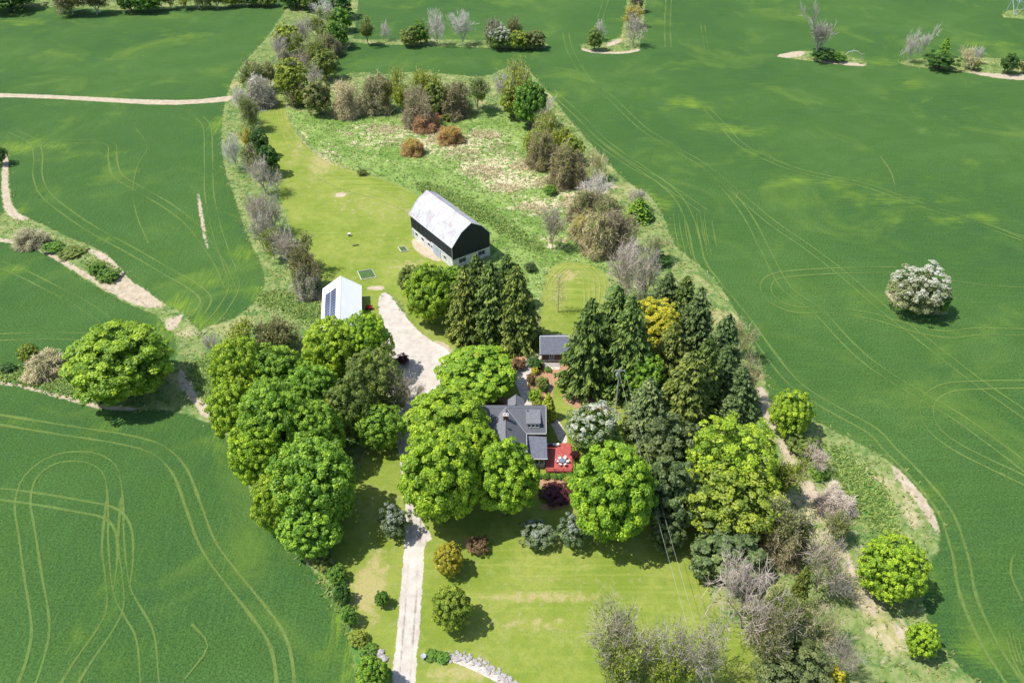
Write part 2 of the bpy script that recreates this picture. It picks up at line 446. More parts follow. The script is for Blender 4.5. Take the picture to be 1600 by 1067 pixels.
PLAN['dirt'] = [[(-60, 144), (60, 148), (150, 152), (220, 156), (300, 157), (350, 151), (366, 150), (362, 158), (330, 161), (260, 165), (170, 160), (60, 153), (-60, 152)],
                [(-60, 366), (20, 374), (60, 384), (100, 404), (150, 436), (180, 443), (168, 415), (130, 386), (165, 396), (182, 412), (200, 436), (235, 458), (258, 478), (240, 482), (205, 475), (165, 453), (110, 420), (70, 396), (30, 380), (-60, 374)],
                [(4, 240), (14, 240), (12, 290), (20, 328), (50, 345), (30, 345), (8, 335), (2, 300)],
                [(-60, 586), (20, 597), (70, 609), (130, 626), (170, 634), (215, 637), (210, 642), (160, 640), (120, 629), (70, 615), (20, 602), (-60, 594)],
                [(256, 500), (272, 496), (288, 488), (282, 505), (262, 520)],
                [(282, 570), (298, 600), (322, 625), (330, 650), (318, 655), (300, 625), (276, 600)],
                [(307, 300), (311, 300), (318, 340), (324, 380), (326, 392), (320, 380), (312, 340)],
                [(1180, 602), (1196, 606), (1205, 640), (1216, 668), (1206, 676), (1190, 645)], [(1212, 690), (1222, 684), (1240, 715), (1232, 722)], [(1296, 822), (1312, 830), (1322, 852), (1308, 856)],
                [(1318, 868), (1330, 872), (1346, 905), (1336, 910)], [(1350, 925), (1362, 935), (1372, 965), (1360, 962)], [(1352, 880), (1342, 850), (1348, 850), (1360, 885)],
                [(1250, 755), (1268, 748), (1280, 775), (1270, 790), (1255, 780)], [(1280, 792), (1296, 794), (1294, 806), (1282, 805)],
                [(1390, 724), (1408, 736), (1438, 768), (1462, 806), (1470, 838), (1456, 822), (1432, 784), (1404, 752)],
                [(1394, 970), (1412, 980), (1418, 1000), (1402, 998)],
                [(1205, 88), (1250, 79), (1262, 84), (1240, 92)], [(1270, 93), (1340, 99), (1358, 103), (1340, 104), (1280, 98)],
                [(1380, 455), (1396, 452), (1420, 480), (1400, 476)],
                [(1500, 110), (1560, 116), (1700, 120), (1700, 130), (1590, 126), (1540, 120)],
                [(908, 74), (930, 81), (975, 82), (1000, 76), (1000, 80), (975, 85), (930, 84), (908, 79)], [(950, 66), (975, 60), (965, 70), (945, 74)],
                [(640, 372), (664, 376), (672, 392), (690, 400), (690, 412), (650, 395)],
                [(500, 455), (480, 470), (500, 474), (502, 468)], [(484, 868), (510, 858), (530, 890), (512, 900)],
                [(572, 448), (600, 446), (600, 454), (575, 453)], [(670, 530), (700, 536), (706, 552), (690, 552)],
                [(523, 302), (540, 301), (541, 307), (525, 309)],
                [(942, 283), (968, 292), (962, 297), (944, 289)]]
PLAN['mulch'] = [[(826, 602), (832, 588), (842, 574), (856, 566), (900, 572), (902, 586), (880, 584), (866, 600), (862, 630), (848, 640), (834, 637), (826, 618)],
                 [(796, 560), (820, 552), (826, 560), (806, 580), (798, 578)], [(834, 747), (892, 747), (898, 756), (892, 764), (886, 758), (846, 758), (834, 764)], [(846, 786), (868, 790), (892, 780), (896, 786), (870, 797), (842, 796)], [(765, 622), (800, 620), (800, 636), (765, 636)],
                 [(870, 612), (930, 620), (962, 640), (940, 646), (890, 636)], [(723, 838), (760, 838), (758, 862), (730, 864)]]
PLAN['paving'] = [[(846, 549), (856, 551), (838, 572), (826, 588), (824, 606), (834, 640), (818, 640), (812, 612), (802, 592), (806, 578), (820, 564), (834, 552)],
                  [(860, 650), (872, 654), (884, 676), (888, 692), (874, 692), (866, 670), (856, 658)], [(855, 598), (862, 598), (862, 612), (855, 610)],
                  [(848, 570), (875, 572), (876, 578), (850, 577)],
                  [(688, 1020), (706, 1020), (750, 1036), (790, 1056), (812, 1075), (794, 1075), (770, 1062), (730, 1042), (696, 1030)]]
PLAN['lush'] = [[(655, 284), (700, 298), (760, 328), (800, 356), (848, 388), (846, 396), (795, 368), (750, 341), (700, 310), (660, 298)], [(60, 606), (100, 590), (160, 600), (180, 638), (130, 622)], [(-60, 572), (40, 582), (90, 600), (60, 606), (-60, 586)],
                [(298, 575), (330, 560), (345, 610), (338, 650), (318, 610)], [(1286, 700), (1310, 704), (1360, 740), (1390, 790), (1398, 830), (1380, 840), (1350, 800), (1320, 750)],
                [(508, 880), (530, 900), (546, 960), (560, 1010), (562, 1070), (550, 1010), (530, 950)],
               
                [(135, 408), (180, 420), (182, 440), (160, 436)], 
                [(668, 1020), (700, 1018), (720, 1028), (700, 1036), (668, 1036)],
                [(420, 455), (500, 470), (498, 510), (440, 480), (400, 470)]]
BLOBS_YELLOW = [  # px, py, rx, ry, strength
    (1135, 203, 75, 14, .9), (1075, 163, 60, 16, .8), (1145, 210, 22, 8, .5), (1285, 285, 120, 14, .6), (1400, 312, 90, 14, .7), (1500, 342, 80, 12, .6), (1190, 245, 50, 14, .4), (1430, 130, 45, 12, .7),
    (1378, 98, 30, 8, .9), (1520, 68, 90, 8, .6), (1015, 318, 50, 28, .9), (1050, 350, 20, 40, .6), (30, 232, 60, 16, .9), (75, 228, 60, 12, .7), (190, 250, 26, 28, .4),
    (285, 482, 45, 28, 1.0), (250, 520, 26, 60, .9), (300, 515, 60, 30, .9), (165, 375, 24, 10, .6), (25, 420, 26, 9, .6), (330, 440, 60, 34, .5), (360, 420, 26, 60, .5), (395, 395, 24, 40, .5), (410, 460, 30, 30, .7),
    (330, 335, 40, 60, .25), (345, 195, 26, 26, .9), (12, 345, 20, 60, .7), (180, 668, 60, 14, .5), (340, 690, 40, 34, .5), (225, 690, 30, 8, .4), (528, 960, 16, 60, .9),
    (545, 1030, 16, 60, .8), (1290, 680, 60, 22, .7), (1350, 718, 60, 26, 1.0), (1420, 790, 50, 60, .8), (1440, 900, 34, 80, .6), (1500, 1010, 60, 90, .45), (1215, 635, 26, 30, .8), (1480, 820, 26, 60, .5),
    (70, 10, 110, 16, .6), (30, 35, 60, 14, .5), (275, 55, 60, 10, .35), (870, 150, 26, 16, .5), (25, 660, 40, 10, .4), (160, 1000, 60, 90, .18), (40, 900, 60, 60, .15), (430, 40, 24, 60, .25),
    (1320, 690, 90, 20, .7), (1460, 700, 50, 12, .15), (585, 45, 40, 40, .2), (990, 60, 60, 10, .3), (1210, 700, 20, 30, .6), (560, 100, 30, 12, .6), (345, 955, 50, 8, .15)]
BLOBS_DRY = [(1270, 790, 50, 40, 1.0), (1300, 850, 40, 50, .9), (1345, 930, 40, 50, 1.0), (1370, 740, 60, 30, .7), (1420, 790, 30, 50, .7), (1390, 1000, 50, 40, .8), (1240, 720, 30, 40, .7), (455, 470, 40, 25, .6), (330, 640, 20, 30, .6), (300, 520, 30, 20, .5), (640, 480, 14, 10, .2), (620, 205, 110, 20, .8), (700, 225, 120, 30, .9), (770, 260, 90, 30, 1.0), (800, 285, 80, 18, 1.2), (850, 320, 90, 20, 1.0), (580, 220, 70, 20, .7), (760, 215, 60, 16, .8), (560, 320, 60, 20, .35), (530, 305, 20, 6, .9),
             (885, 300, 26, 40, .9), (890, 430, 26, 14, .7), (640, 415, 50, 16, .5), (860, 430, 50, 30, .3), (840, 932, 160, 9, .7), (840, 975, 90, 16, .5), (575, 920, 34, 60, 1.0), (720, 1050, 60, 20, .7), (548, 960, 24, 60, .6), (900, 905, 180, 12, .3),
             (505, 250, 30, 40, .7), (470, 225, 14, 40, .5), (760, 1030, 60, 20, .4), (620, 330, 80, 20, .35), (860, 380, 40, 14, .7), (650, 650, 30, 300, .3), (575, 790, 30, 40, .4), (800, 350, 40, 30, .3)]


def sdf(poly, X, Y):
    """signed distance to polygon, negative inside"""
    d = np.full(X.shape, 1e9); inside = np.zeros(X.shape, bool)
    n = len(poly)
    for i in range(n):
        x0, y0 = poly[i]; x1, y1 = poly[(i + 1) % n]
        ex, ey = x1 - x0, y1 - y0
        wx, wy = X - x0, Y - y0
        t = np.clip((wx * ex + wy * ey) / (ex * ex + ey * ey + 1e-9), 0, 1)
        d = np.minimum(d, (wx - ex * t) ** 2 + (wy - ey * t) ** 2)
        if y0 != y1:
            c = ((y0 > Y) != (y1 > Y)) & (X < (x1 - x0) * (Y - y0) / (y1 - y0) + x0)
            inside ^= c
    d = np.sqrt(d)
    return np.where(inside, -d, d)


def world_poly(pts):
    out = []
    for x, y in pts:
        y = max(y, -150)
        g = G(x, y); out.append((g[0], g[1]))
    return out


def rounded(pts):
    """one Chaikin pass so that the surveyed corners do not show"""
    out = []
    n = len(pts)
    for i in range(n):
        a, b = pts[i], pts[(i + 1) % n]
        out.append((a[0] * .75 + b[0] * .25, a[1] * .75 + b[1] * .25)); out.append((a[0] * .25 + b[0] * .75, a[1] * .25 + b[1] * .75))
    return out


WPLAN = {k: [rounded(world_poly(p)) for p in v] for k, v in PLAN.items()}


def mask(key, X, Y, soft=1.0):
    out = np.zeros(X.shape)
    for p in WPLAN[key]:
        pa = np.array(p)
        x0, y0 = pa.min(0) - 6; x1, y1 = pa.max(0) + 6
        s = (X > x0) & (X < x1) & (Y > y0) & (Y < y1)
        if not s.any(): continue
        d = sdf(p, X[s], Y[s])
        out[s] = np.maximum(out[s], np.clip(.5 - d / (2 * soft), 0, 1))
    return out


def blobs(lst, X, Y):
    out = np.zeros(X.shape)
    for px, py, rx, ry, st in lst:
        c = G(px, py); e = G(px + rx, py); u = G(px, py - ry)
        ax, ay = abs(e[0] - c[0]), abs(u[1] - c[1])
        q = ((X - c[0]) / ax) ** 2 + ((Y - c[1]) / ay) ** 2
        wob = .5 + .5 * np.sin(X * .11 + Y * .07 + px) * np.cos(Y * .13 - X * .05 + py)
        out = np.maximum(out, st * np.exp(-q * (1.0 + 1.2 * wob)))
    return np.clip(out, 0, 1)


def build_ground():
    s = np.concatenate([[-9, -2.5, -1.2, -.85], np.arange(-.66, .6601, .0024), [.85, 1.2, 2.5, 9]])
    ys = [56.0]
    while ys[-1] < 480: ys.append(ys[-1] + .0024 * (ys[-1] + 94))
    ys = np.array([-85, -40, 0, 30] + ys + [520, 600, 760, 1100, 2000, 5000])
    nx, ny = len(s), len(ys)
    YY, SS = np.meshgrid(ys, s, indexing='ij')
    XX = SS * (YY + 94)
    jx = rng.normal(0, .12, XX.shape) * .0024 * (YY + 94); jy = rng.normal(0, .12, XX.shape) * .0024 * (YY + 94)
    core = (np.abs(SS) < .64) & (YY > 58) & (YY < 470)
    XX = XX + jx * core; YY = YY + jy * core
    X, Y = XX.ravel(), YY.ravel()
    farm = mask('farm', X, Y, 1.6); lawn = mask('lawn', X, Y, .9); meadow = mask('meadow', X, Y, 1.4)
    dirt = mask('dirt', X, Y, 1.1); gravel = mask('gravel', X, Y, .8); mulch = mask('mulch', X, Y, .5); paving = mask('paving', X, Y, .4); lush = mask('lush', X, Y, 2.0)
    lawn = lawn * (1 - meadow * (lawn < .5)); meadow = meadow * (1 - (lawn > .5))
    yellow = blobs(BLOBS_YELLOW, X, Y) * (farm < .5); dry = blobs(BLOBS_DRY, X, Y)
    # rows: the three fields left of the farm are drilled up and down, the others across
    gx = np.array([G(430, 60)[0], G(430, 60)[1]])
    rowdir = ((X < -20) & (Y < G(0, 158)[1])).astype(float)
    mown = blobs([(900, 440, 60, 40, 1.0), (560, 270, 90, 40, .9), (500, 230, 40, 50, 1.0), (820, 920, 250, 60, .5)], X, Y)
    soft_h = np.clip(np.maximum(farm, meadow), 0, 1) * (1 - np.maximum.reduce([lawn, gravel, paving, mulch]))
    Z = rng.normal(0, 1, X.shape) * (.012 + .09 * soft_h * (Y > 50) * (Y < 470)) * core.ravel()
    Z -= .10 * soft_h * core.ravel() * 0
    V = np.stack([X, Y, Z], 1)
    m1 = np.stack([lawn, meadow, dirt, gravel], 1)
    m2 = np.stack([yellow, farm, mulch, paving], 1)
    m3 = np.stack([rowdir, dry, lush, mown], 1)
    idx = np.arange(nx * ny).reshape(ny, nx)
    F = np.stack([idx[:-1, :-1], idx[:-1, 1:], idx[1:, 1:], idx[1:, :-1]], -1).reshape(-1, 4)
    fc = lambda a: a[F].mean(1)
    cls = np.zeros(len(F), int)
    # 0 crop, 1 rough grass, 2 meadow, 3 lawn, 4 bare soil, 5 mulch, 6 drive, 7 path
    for k, a in ((1, farm), (2, meadow), (3, lawn), (4, dirt), (5, mulch), (6, gravel), (7, paving)):
        cls[fc(a) > .5] = k
    fx, fy = X[F].mean(1), Y[F].mean(1)
    # crop split into its fields
    fields = {'crop_field': None}
    yA = G(0, 152)[1]; hx = lambda y: G(430, 60)[0]
    left = (fx < np.interp(fy, [G(540, 1067)[1], G(480, 875)[1], G(340, 660)[1], G(400, 460)[1], G(355, 200)[1], G(450, 0)[1], 600], [G(540, 1067)[0], G(480, 875)[0], G(340, 660)[0], G(400, 460)[0], G(355, 200)[0], G(450, 0)[0], -160]))
    y1 = np.interp(fx, [G(0, 595)[0], G(215, 640)[0], G(340, 660)[0]], [G(0, 595)[1], G(215, 640)[1], G(340, 660)[1]])
    y2 = np.interp(fx, [G(0, 370)[0], G(100, 405)[0], G(205, 470)[0], G(280, 510)[0]], [G(0, 370)[1], G(100, 405)[1], G(205, 470)[1], G(280, 510)[1]])
    defs = [('crop_field', (cls == 0) & ~left), ('crop_field', (cls == 0) & left & (fy < y1)), ('crop_field', (cls == 0) & left & (fy >= y1) & (fy < y2)),
            ('crop_field', (cls == 0) & left & (fy >= y2) & (fy < yA)), ('crop_field', (cls == 0) & left & (fy >= yA) & (fy >= y2)),
            ('rough_grass', cls == 1), ('meadow', cls == 2), ('lawn', cls == 3), ('bare_soil', cls == 4), ('mulch_bed', cls == 5), ('gravel_driveway', cls == 6), ('garden_path', cls == 7)]
    for name, sel in defs:
        f = F[sel]
        if not len(f): continue
        u, inv = np.unique(f.ravel(), return_inverse=True)
        me = np_mesh(name, V[u], inv.reshape(-1, 4), M['ground'], attrs={'m1': m1[u], 'm2': m2[u], 'm3': m3[u]}, smooth=True)
        o = link(name, me); tag(o, kind='structure')
    me = np_mesh('ground', [(-9000, -9000, -1.2), (9000, -9000, -1.2), (9000, 9000, -1.2), (-9000, 9000, -1.2)], [(0, 1, 2, 3)], M['ground'])
    tag(link('ground', me), kind='structure')
    return X, Y, farm, meadow, lawn, gravel, dirt, paving, mulch, lush, dry


GX, GY, g_farm, g_meadow, g_lawn, g_gravel, g_dirt, g_paving, g_mulch, g_lush, g_dry = build_ground()


# ------------------------------------------------------------------ tyre tracks pressed into the crop
def spline(pts, step=1.5):
    P = [np.array(p, float) for p in pts]
    P = [2 * P[0] - P[1]] + P + [2 * P[-1] - P[-2]]
    out = []
    for i in range(1, len(P) - 2):
        n = max(2, int(np.linalg.norm(P[i + 1] - P[i]) / step))
        for k in range(n):
            t = k / n
            out.append(.5 * ((2 * P[i]) + (-P[i - 1] + P[i + 1]) * t + (2 * P[i - 1] - 5 * P[i] + 4 * P[i + 1] - P[i + 2]) * t * t + (-P[i - 1] + 3 * P[i] - 3 * P[i + 1] + P[i + 2]) * t ** 3))
    out.append(P[-2])
    return np.array(out)


TRACK_Z = [.05]


def track(pts, mat='track', w=.62, gauge=2.7, wob=.12):
    c = spline([G(x, y)[:2] for x, y in pts])
    d = np.gradient(c, axis=0); d /= np.linalg.norm(d, axis=1)[:, None] + 1e-9
    nrm = np.stack([-d[:, 1], d[:, 0]], 1)
    wb = np.cumsum(rng.normal(0, .05, len(c))); wb = wb - np.linspace(wb[0], wb[-1], len(c))
    wb = np.clip(wb, -.4, .4)
    V, Fc, T = [], [], []
    TRACK_Z[0] += .004
    for sgn in ((-1, 1) if gauge else (0,)):
        mid = c + nrm * (sgn * gauge / 2 + wb[:, None] * wob)
        ww = w * (.8 + .4 * rng.random(len(c)))
        base = len(V)
        for i in range(len(c)):
            for k, tn in ((-.5, 0), (0, 1), (.5, 0)):
                p = mid[i] + nrm[i] * k * ww[i]
                V.append((p[0], p[1], TRACK_Z[0])); T.append(tn)
        for i in range(len(c) - 1):
            for k in (0, 1):
                a = base + 3 * i + k
                Fc.append((a, a + 1, a + 4, a + 3))
    me = np_mesh('tyre_track', V, Fc, M[mat], tone=T)
    tag(link('tyre_track', me), kind='structure')


track([(-40, 650), (0, 656), (100, 672), (190, 686), (245, 702), (280, 735), (302, 790), (325, 850), (360, 900), (400, 950), (430, 992), (443, 1035), (449, 1110)], 'track_dry', .7)
track([(20, 1110), (45, 1060), (62, 1000), (62, 960), (52, 900), (42, 830), (36, 785), (48, 745), (85, 718), (135, 714), (170, 732), (180, 775), (182, 850), (190, 920), (207, 955), (228, 1000), (236, 1110)], 'track', .5)
track([(-40, 770), (0, 772), (60, 780), (130, 792), (172, 802), (192, 825), (196, 870), (190, 920)], 'track')
track([(85, 1110), (125, 1040), (160, 990), (180, 950), (178, 900), (172, 850), (178, 780)], 'track_faint')
track([(20, 206), (52, 222), (60, 245), (59, 275), (72, 305), (110, 336), (150, 362), (205, 392), (262, 425), (302, 448), (322, 468), (312, 490)], 'track', .6)
track([(60, 222), (130, 222), (172, 225), (176, 250), (184, 275), (215, 295), (262, 322), (300, 352), (325, 385), (345, 415), (360, 450)], 'track_faint', .6)
track([(-20, 408), (30, 425), (80, 450), (120, 470), (165, 500)], 'track', .55)
track([(-20, 528), (70, 525), (150, 526), (240, 520)], 'track_faint', .5)
track([(312, 184), (324, 200), (326, 250), (327, 300), (336, 350), (352, 400), (366, 445), (350, 480), (330, 505)], 'track', .5)
track([(212, 200), (230, 230), (215, 260), (208, 300), (215, 340), (232, 380)], 'track_faint', .4, 0)
track([(861, 142), (905, 182), (945, 222), (1000, 262), (1050, 296), (1100, 330)], 'track_faint')
track([(866, 158), (895, 185), (935, 222), (985, 258), (1030, 282)], 'track_dry', .5)
track([(1030, 282), (1060, 310), (1080, 350), (1094, 407), (1117, 441), (1161, 495), (1202, 552), (1235, 593), (1269, 620), (1316, 647), (1364, 674), (1390, 702), (1430, 742), (1476, 800), (1500, 868), (1512, 930), (1545, 1005), (1590, 1075), (1620, 1130)], 'track', .7)
track([(1105, 345), (1112, 385)], 'track_faint', .4)
track([(1130, 290), (1155, 320), (1175, 350), (1195, 390), (1229, 451), (1276, 485), (1320, 532), (1357, 566), (1401, 596), (1458, 630), (1499, 654), (1573, 708), (1640, 760)], 'track', .5)
track([(884, 52), (891, 80), (918, 125), (955, 155), (1002, 199), (1043, 226), (1100, 260), (1160, 310), (1208, 350), (1262, 387), (1316, 428), (1374, 478), (1418, 512), (1478, 559), (1532, 600), (1600, 647), (1660, 690)], 'track', .45)
track([(1660, 602), (1600, 601), (1532, 602), (1482, 606), (1454, 622), (1448, 645), (1460, 672), (1492, 697), (1540, 722), (1620, 760)], 'track', .5)
track([(1660, 522), (1610, 520), (1532, 518), (1482, 523), (1431, 515), (1364, 495), (1296, 485), (1242, 484), (1208, 470), (1196, 450), (1208, 434), (1249, 427), (1330, 423), (1404, 422)], 'track_faint', .6)
track([(1480, 438), (1540, 446), (1640, 452)], 'track_faint', .4, 0)
track([(1092, 158), (1130, 198), (1150, 220), (1180, 240), (1250, 268), (1350, 290), (1430, 318), (1500, 340), (1600, 374)], 'track', .6)
track([(1520, 345), (1560, 358), (1620, 382)], 'track_dry', .8, 0)
track([(1045, -10), (1043, 40), (1044, 75)], 'track_faint', .7)
track([(938, 30), (950, -10)], 'track_faint', .5)
track([(1098, 40), (1104, 80)], 'track_faint', .4, 1.8)
track([(1150, 312), (1158, 300), (1200, 302), (1260, 310), (1330, 316)], 'track_faint', .4, 0)
track([(1586, 1000), (1600, 1040), (1640, 1100)], 'track_faint', .5)
track([(1596, 872), (1592, 900), (1610, 940)], 'track_faint', .5)
track([(1375, 245), (1392, 270), (1398, 292)], 'track_faint', .5, 0)
track([(300, 975), (325, 1010), (290, 1060)], 'track_faint', .5, 0)
track([(436, 148), (432, 158), (426, 172), (420, 200)], 'mower', .5, 1.6)
for k in range(0, 5, 2):      # mower passes along the meadow edge
    track([(445 + -3 * k, 172), (455 - 4 * k, 200), (482 - 6 * k, 232 + 2 * k), (512 - 6 * k, 256 + 4 * k), (552 - 4 * k, 272 + 6 * k), (600 - 2 * k, 284 + 7 * k), (640, 302 + 8 * k)], 'mower', .55, 0)
for k in range(5):      # mower loops behind the cottage
    r = 44 - 8 * k
    track([(898 - r, 470), (896 - r * .9, 440), (898 - r * .3, 414 + 3 * k), (898 + r * .4, 414 + 3 * k), (900 + r, 440), (902 + r * .9, 480)], 'mower', .5, 0)
for px in (1052, 1060, 1068, 1088, 1094, 1100): track([(px, 335), (px + 4, 365), (px + 12, 400)], 'track_dry', .3, 0)
for px, a in ((1575, 985), (1582, 990), (1590, 996)): track([(px, a), (px + 6, a + 25), (px + 14, a + 50)], 'track_dry', .5, 0)

M['mow_dark'] = track_mat('mower_stripe', (.15, .24, .035), .34, .4)
M['rut'] = track_mat('wheel_rut', (.42, .37, .31), .22, .5)
track([(627, 1130), (631, 1067), (636, 1000), (641, 940), (645, 880), (649, 830), (648, 790)], 'rut', .5, 1.7)

# ------------------------------------------------------------------ plant prototypes
def unit(v):
    return v / (np.linalg.norm(v, axis=-1, keepdims=True) + 1e-9)


def sphere_pts(n, r_=None):
    return unit((r_ or rng).normal(size=(n, 3)))


def leaf_quads(c, nrm, size, asp=.75, rs=None):
    """rhombic leaves at c, facing nrm"""
    n = len(c)
    t = unit(np.cross(nrm, rng.normal(size=(n, 3))))
    b = np.cross(nrm, t)
    s = size[:, None] if np.ndim(size) else size
    bend = nrm * (rng.uniform(-.25, .25, (n, 1))) * s
    v = np.stack([c - t * s + bend, c + b * s * asp, c + t * s + bend, c - b * s * asp], 1).reshape(-1, 3)
    f = np.arange(4 * n).reshape(n, 4)
    return v, f


def crown_broad(seed, n_cl=150, n_leaf=90, ls=.042, rc=(.15, .25), lump=.16, low=-.55, gap=0.0, upbias=.5, flat=.0):
    global rng
    keep = rng; rng = np.random.default_rng(seed)
    i = np.arange(n_cl) + .5
    ph = np.arccos(1 - (1 - low) * i / n_cl); th = math.pi * (1 + 5 ** .5) * i
    d = np.stack([np.cos(th) * np.sin(ph), np.sin(th) * np.sin(ph), np.cos(ph)], 1)
    d = unit(d + rng.normal(0, .13, d.shape))
    off = rng.uniform(0, 50, 3)
    lum = np.array([mnoise.noise(Vector(x * 1.9 + off)) for x in d]) * 1.6 + np.array([mnoise.noise(Vector(x * 4.1 + off)) for x in d]) * .7
    R = .80 * (1 + lump * lum) * rng.uniform(.88, 1.04, n_cl)
    if gap:
        kp = rng.random(n_cl) > gap * (lum < 0)
        d, R = d[kp], R[kp]
    C = d * R[:, None]
    cr = rng.uniform(rc[0], rc[1], len(C))
    ct = rng.random(len(C))
    # leaves over the outer half of every clump
    k = len(C)
    nl = n_leaf
    dd = sphere_pts(k * nl).reshape(k, nl, 3)
    dd = unit(dd + d[:, None, :] * .75 + np.array([0, 0, upbias]))
    pos = C[:, None, :] + dd * (cr[:, None, None] * np.sqrt(rng.uniform(.55, 1.15, (k, nl, 1)))) * np.array([1, 1, .8])
    nr = unit(dd * .8 + rng.normal(0, .42, dd.shape) + np.array([0, 0, .35]))
    sz = ls * rng.uniform(.65, 1.25, k * nl)
    tone = np.clip(.5 + (ct[:, None] - .5) * .55 + rng.normal(0, .17, (k, nl)), 0, 1)
    # inner fill
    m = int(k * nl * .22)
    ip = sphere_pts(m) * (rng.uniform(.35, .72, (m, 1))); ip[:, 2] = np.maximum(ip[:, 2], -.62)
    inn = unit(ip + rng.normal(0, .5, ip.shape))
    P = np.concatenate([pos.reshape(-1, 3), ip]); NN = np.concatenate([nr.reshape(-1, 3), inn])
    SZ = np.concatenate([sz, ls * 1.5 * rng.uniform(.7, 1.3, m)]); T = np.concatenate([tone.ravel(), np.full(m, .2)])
    v, f = leaf_quads(P, NN, SZ)
    rng = keep
    return np_mesh('crown', v, f, M['leaf'], tone=np.repeat(T, 4))


def crown_spruce(seed, tiers=30, ls=1.0, droop=.10, open_=0.08, rag=.5):
    """unit cone: apex at z=1, radius .5 at the foot"""
    global rng
    keep = rng; rng = np.random.default_rng(seed)
    V, T = [], []
    P, A, B, TT = [], [], [], []
    for k in range(tiers):
        z = .03 + .95 * (k / (tiers - 1)) ** .92
        L0 = .5 * (1 - z) ** .60 + .014
        nb = max(5, int(20 * (1 - z) ** .6 + 4))
        a0 = rng.uniform(0, 6.28)
        for j in range(nb):
            if rng.random() < open_: continue
            a = a0 + 6.283 * (j + rng.uniform(-.4, .4)) / nb
            L = L0 * (1 - rag * rng.random() ** 1.5) * (1.12 if rng.random() < .25 else 1.0)
            zz = z + rng.uniform(-.028, .022)
            br = rng.random()
            ns = max(3, int(L / .034))
            for s in range(ns):
                t = .22 + .78 * (s + rng.random()) / ns
                r = L * t
                h = zz - droop * L * (t ** 1.5) * 2.0 + .07 * L * max(0, t - .8) * 5
                wid = (.055 * (1.15 - t) + .018)
                for side in (-1, 0, 1, 0):
                    aa = a + side * wid / max(r, .03) * rng.uniform(.4, 1.0)
                    p = np.array([math.cos(aa) * r, math.sin(aa) * r, h - abs(side) * .010 + rng.normal(0, .006)])
                    ax = np.array([math.cos(aa + side * .6), math.sin(aa + side * .6), -.25 - .5 * droop * 4 + rng.normal(0, .25)])
                    ax /= np.linalg.norm(ax)
                    sd_ = np.cross(ax, (rng.normal(0, .5), rng.normal(0, .5), 1.0)); sd_ /= np.linalg.norm(sd_)
                    P.append(p); A.append(ax * .026 * ls * rng.uniform(.7, 1.3)); B.append(sd_ * .0125 * ls * rng.uniform(.7, 1.3))
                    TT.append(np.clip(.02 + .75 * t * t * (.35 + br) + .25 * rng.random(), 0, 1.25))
    P, A, B, TT = map(np.array, (P, A, B, TT))
    v = np.stack([P - A, P + B, P + A, P - B], 1).reshape(-1, 3)
    f = np.arange(len(v)).reshape(-1, 4)
    rng = keep
    return np_mesh('crown', v, f, M['needle'], tone=np.repeat(TT, 4))


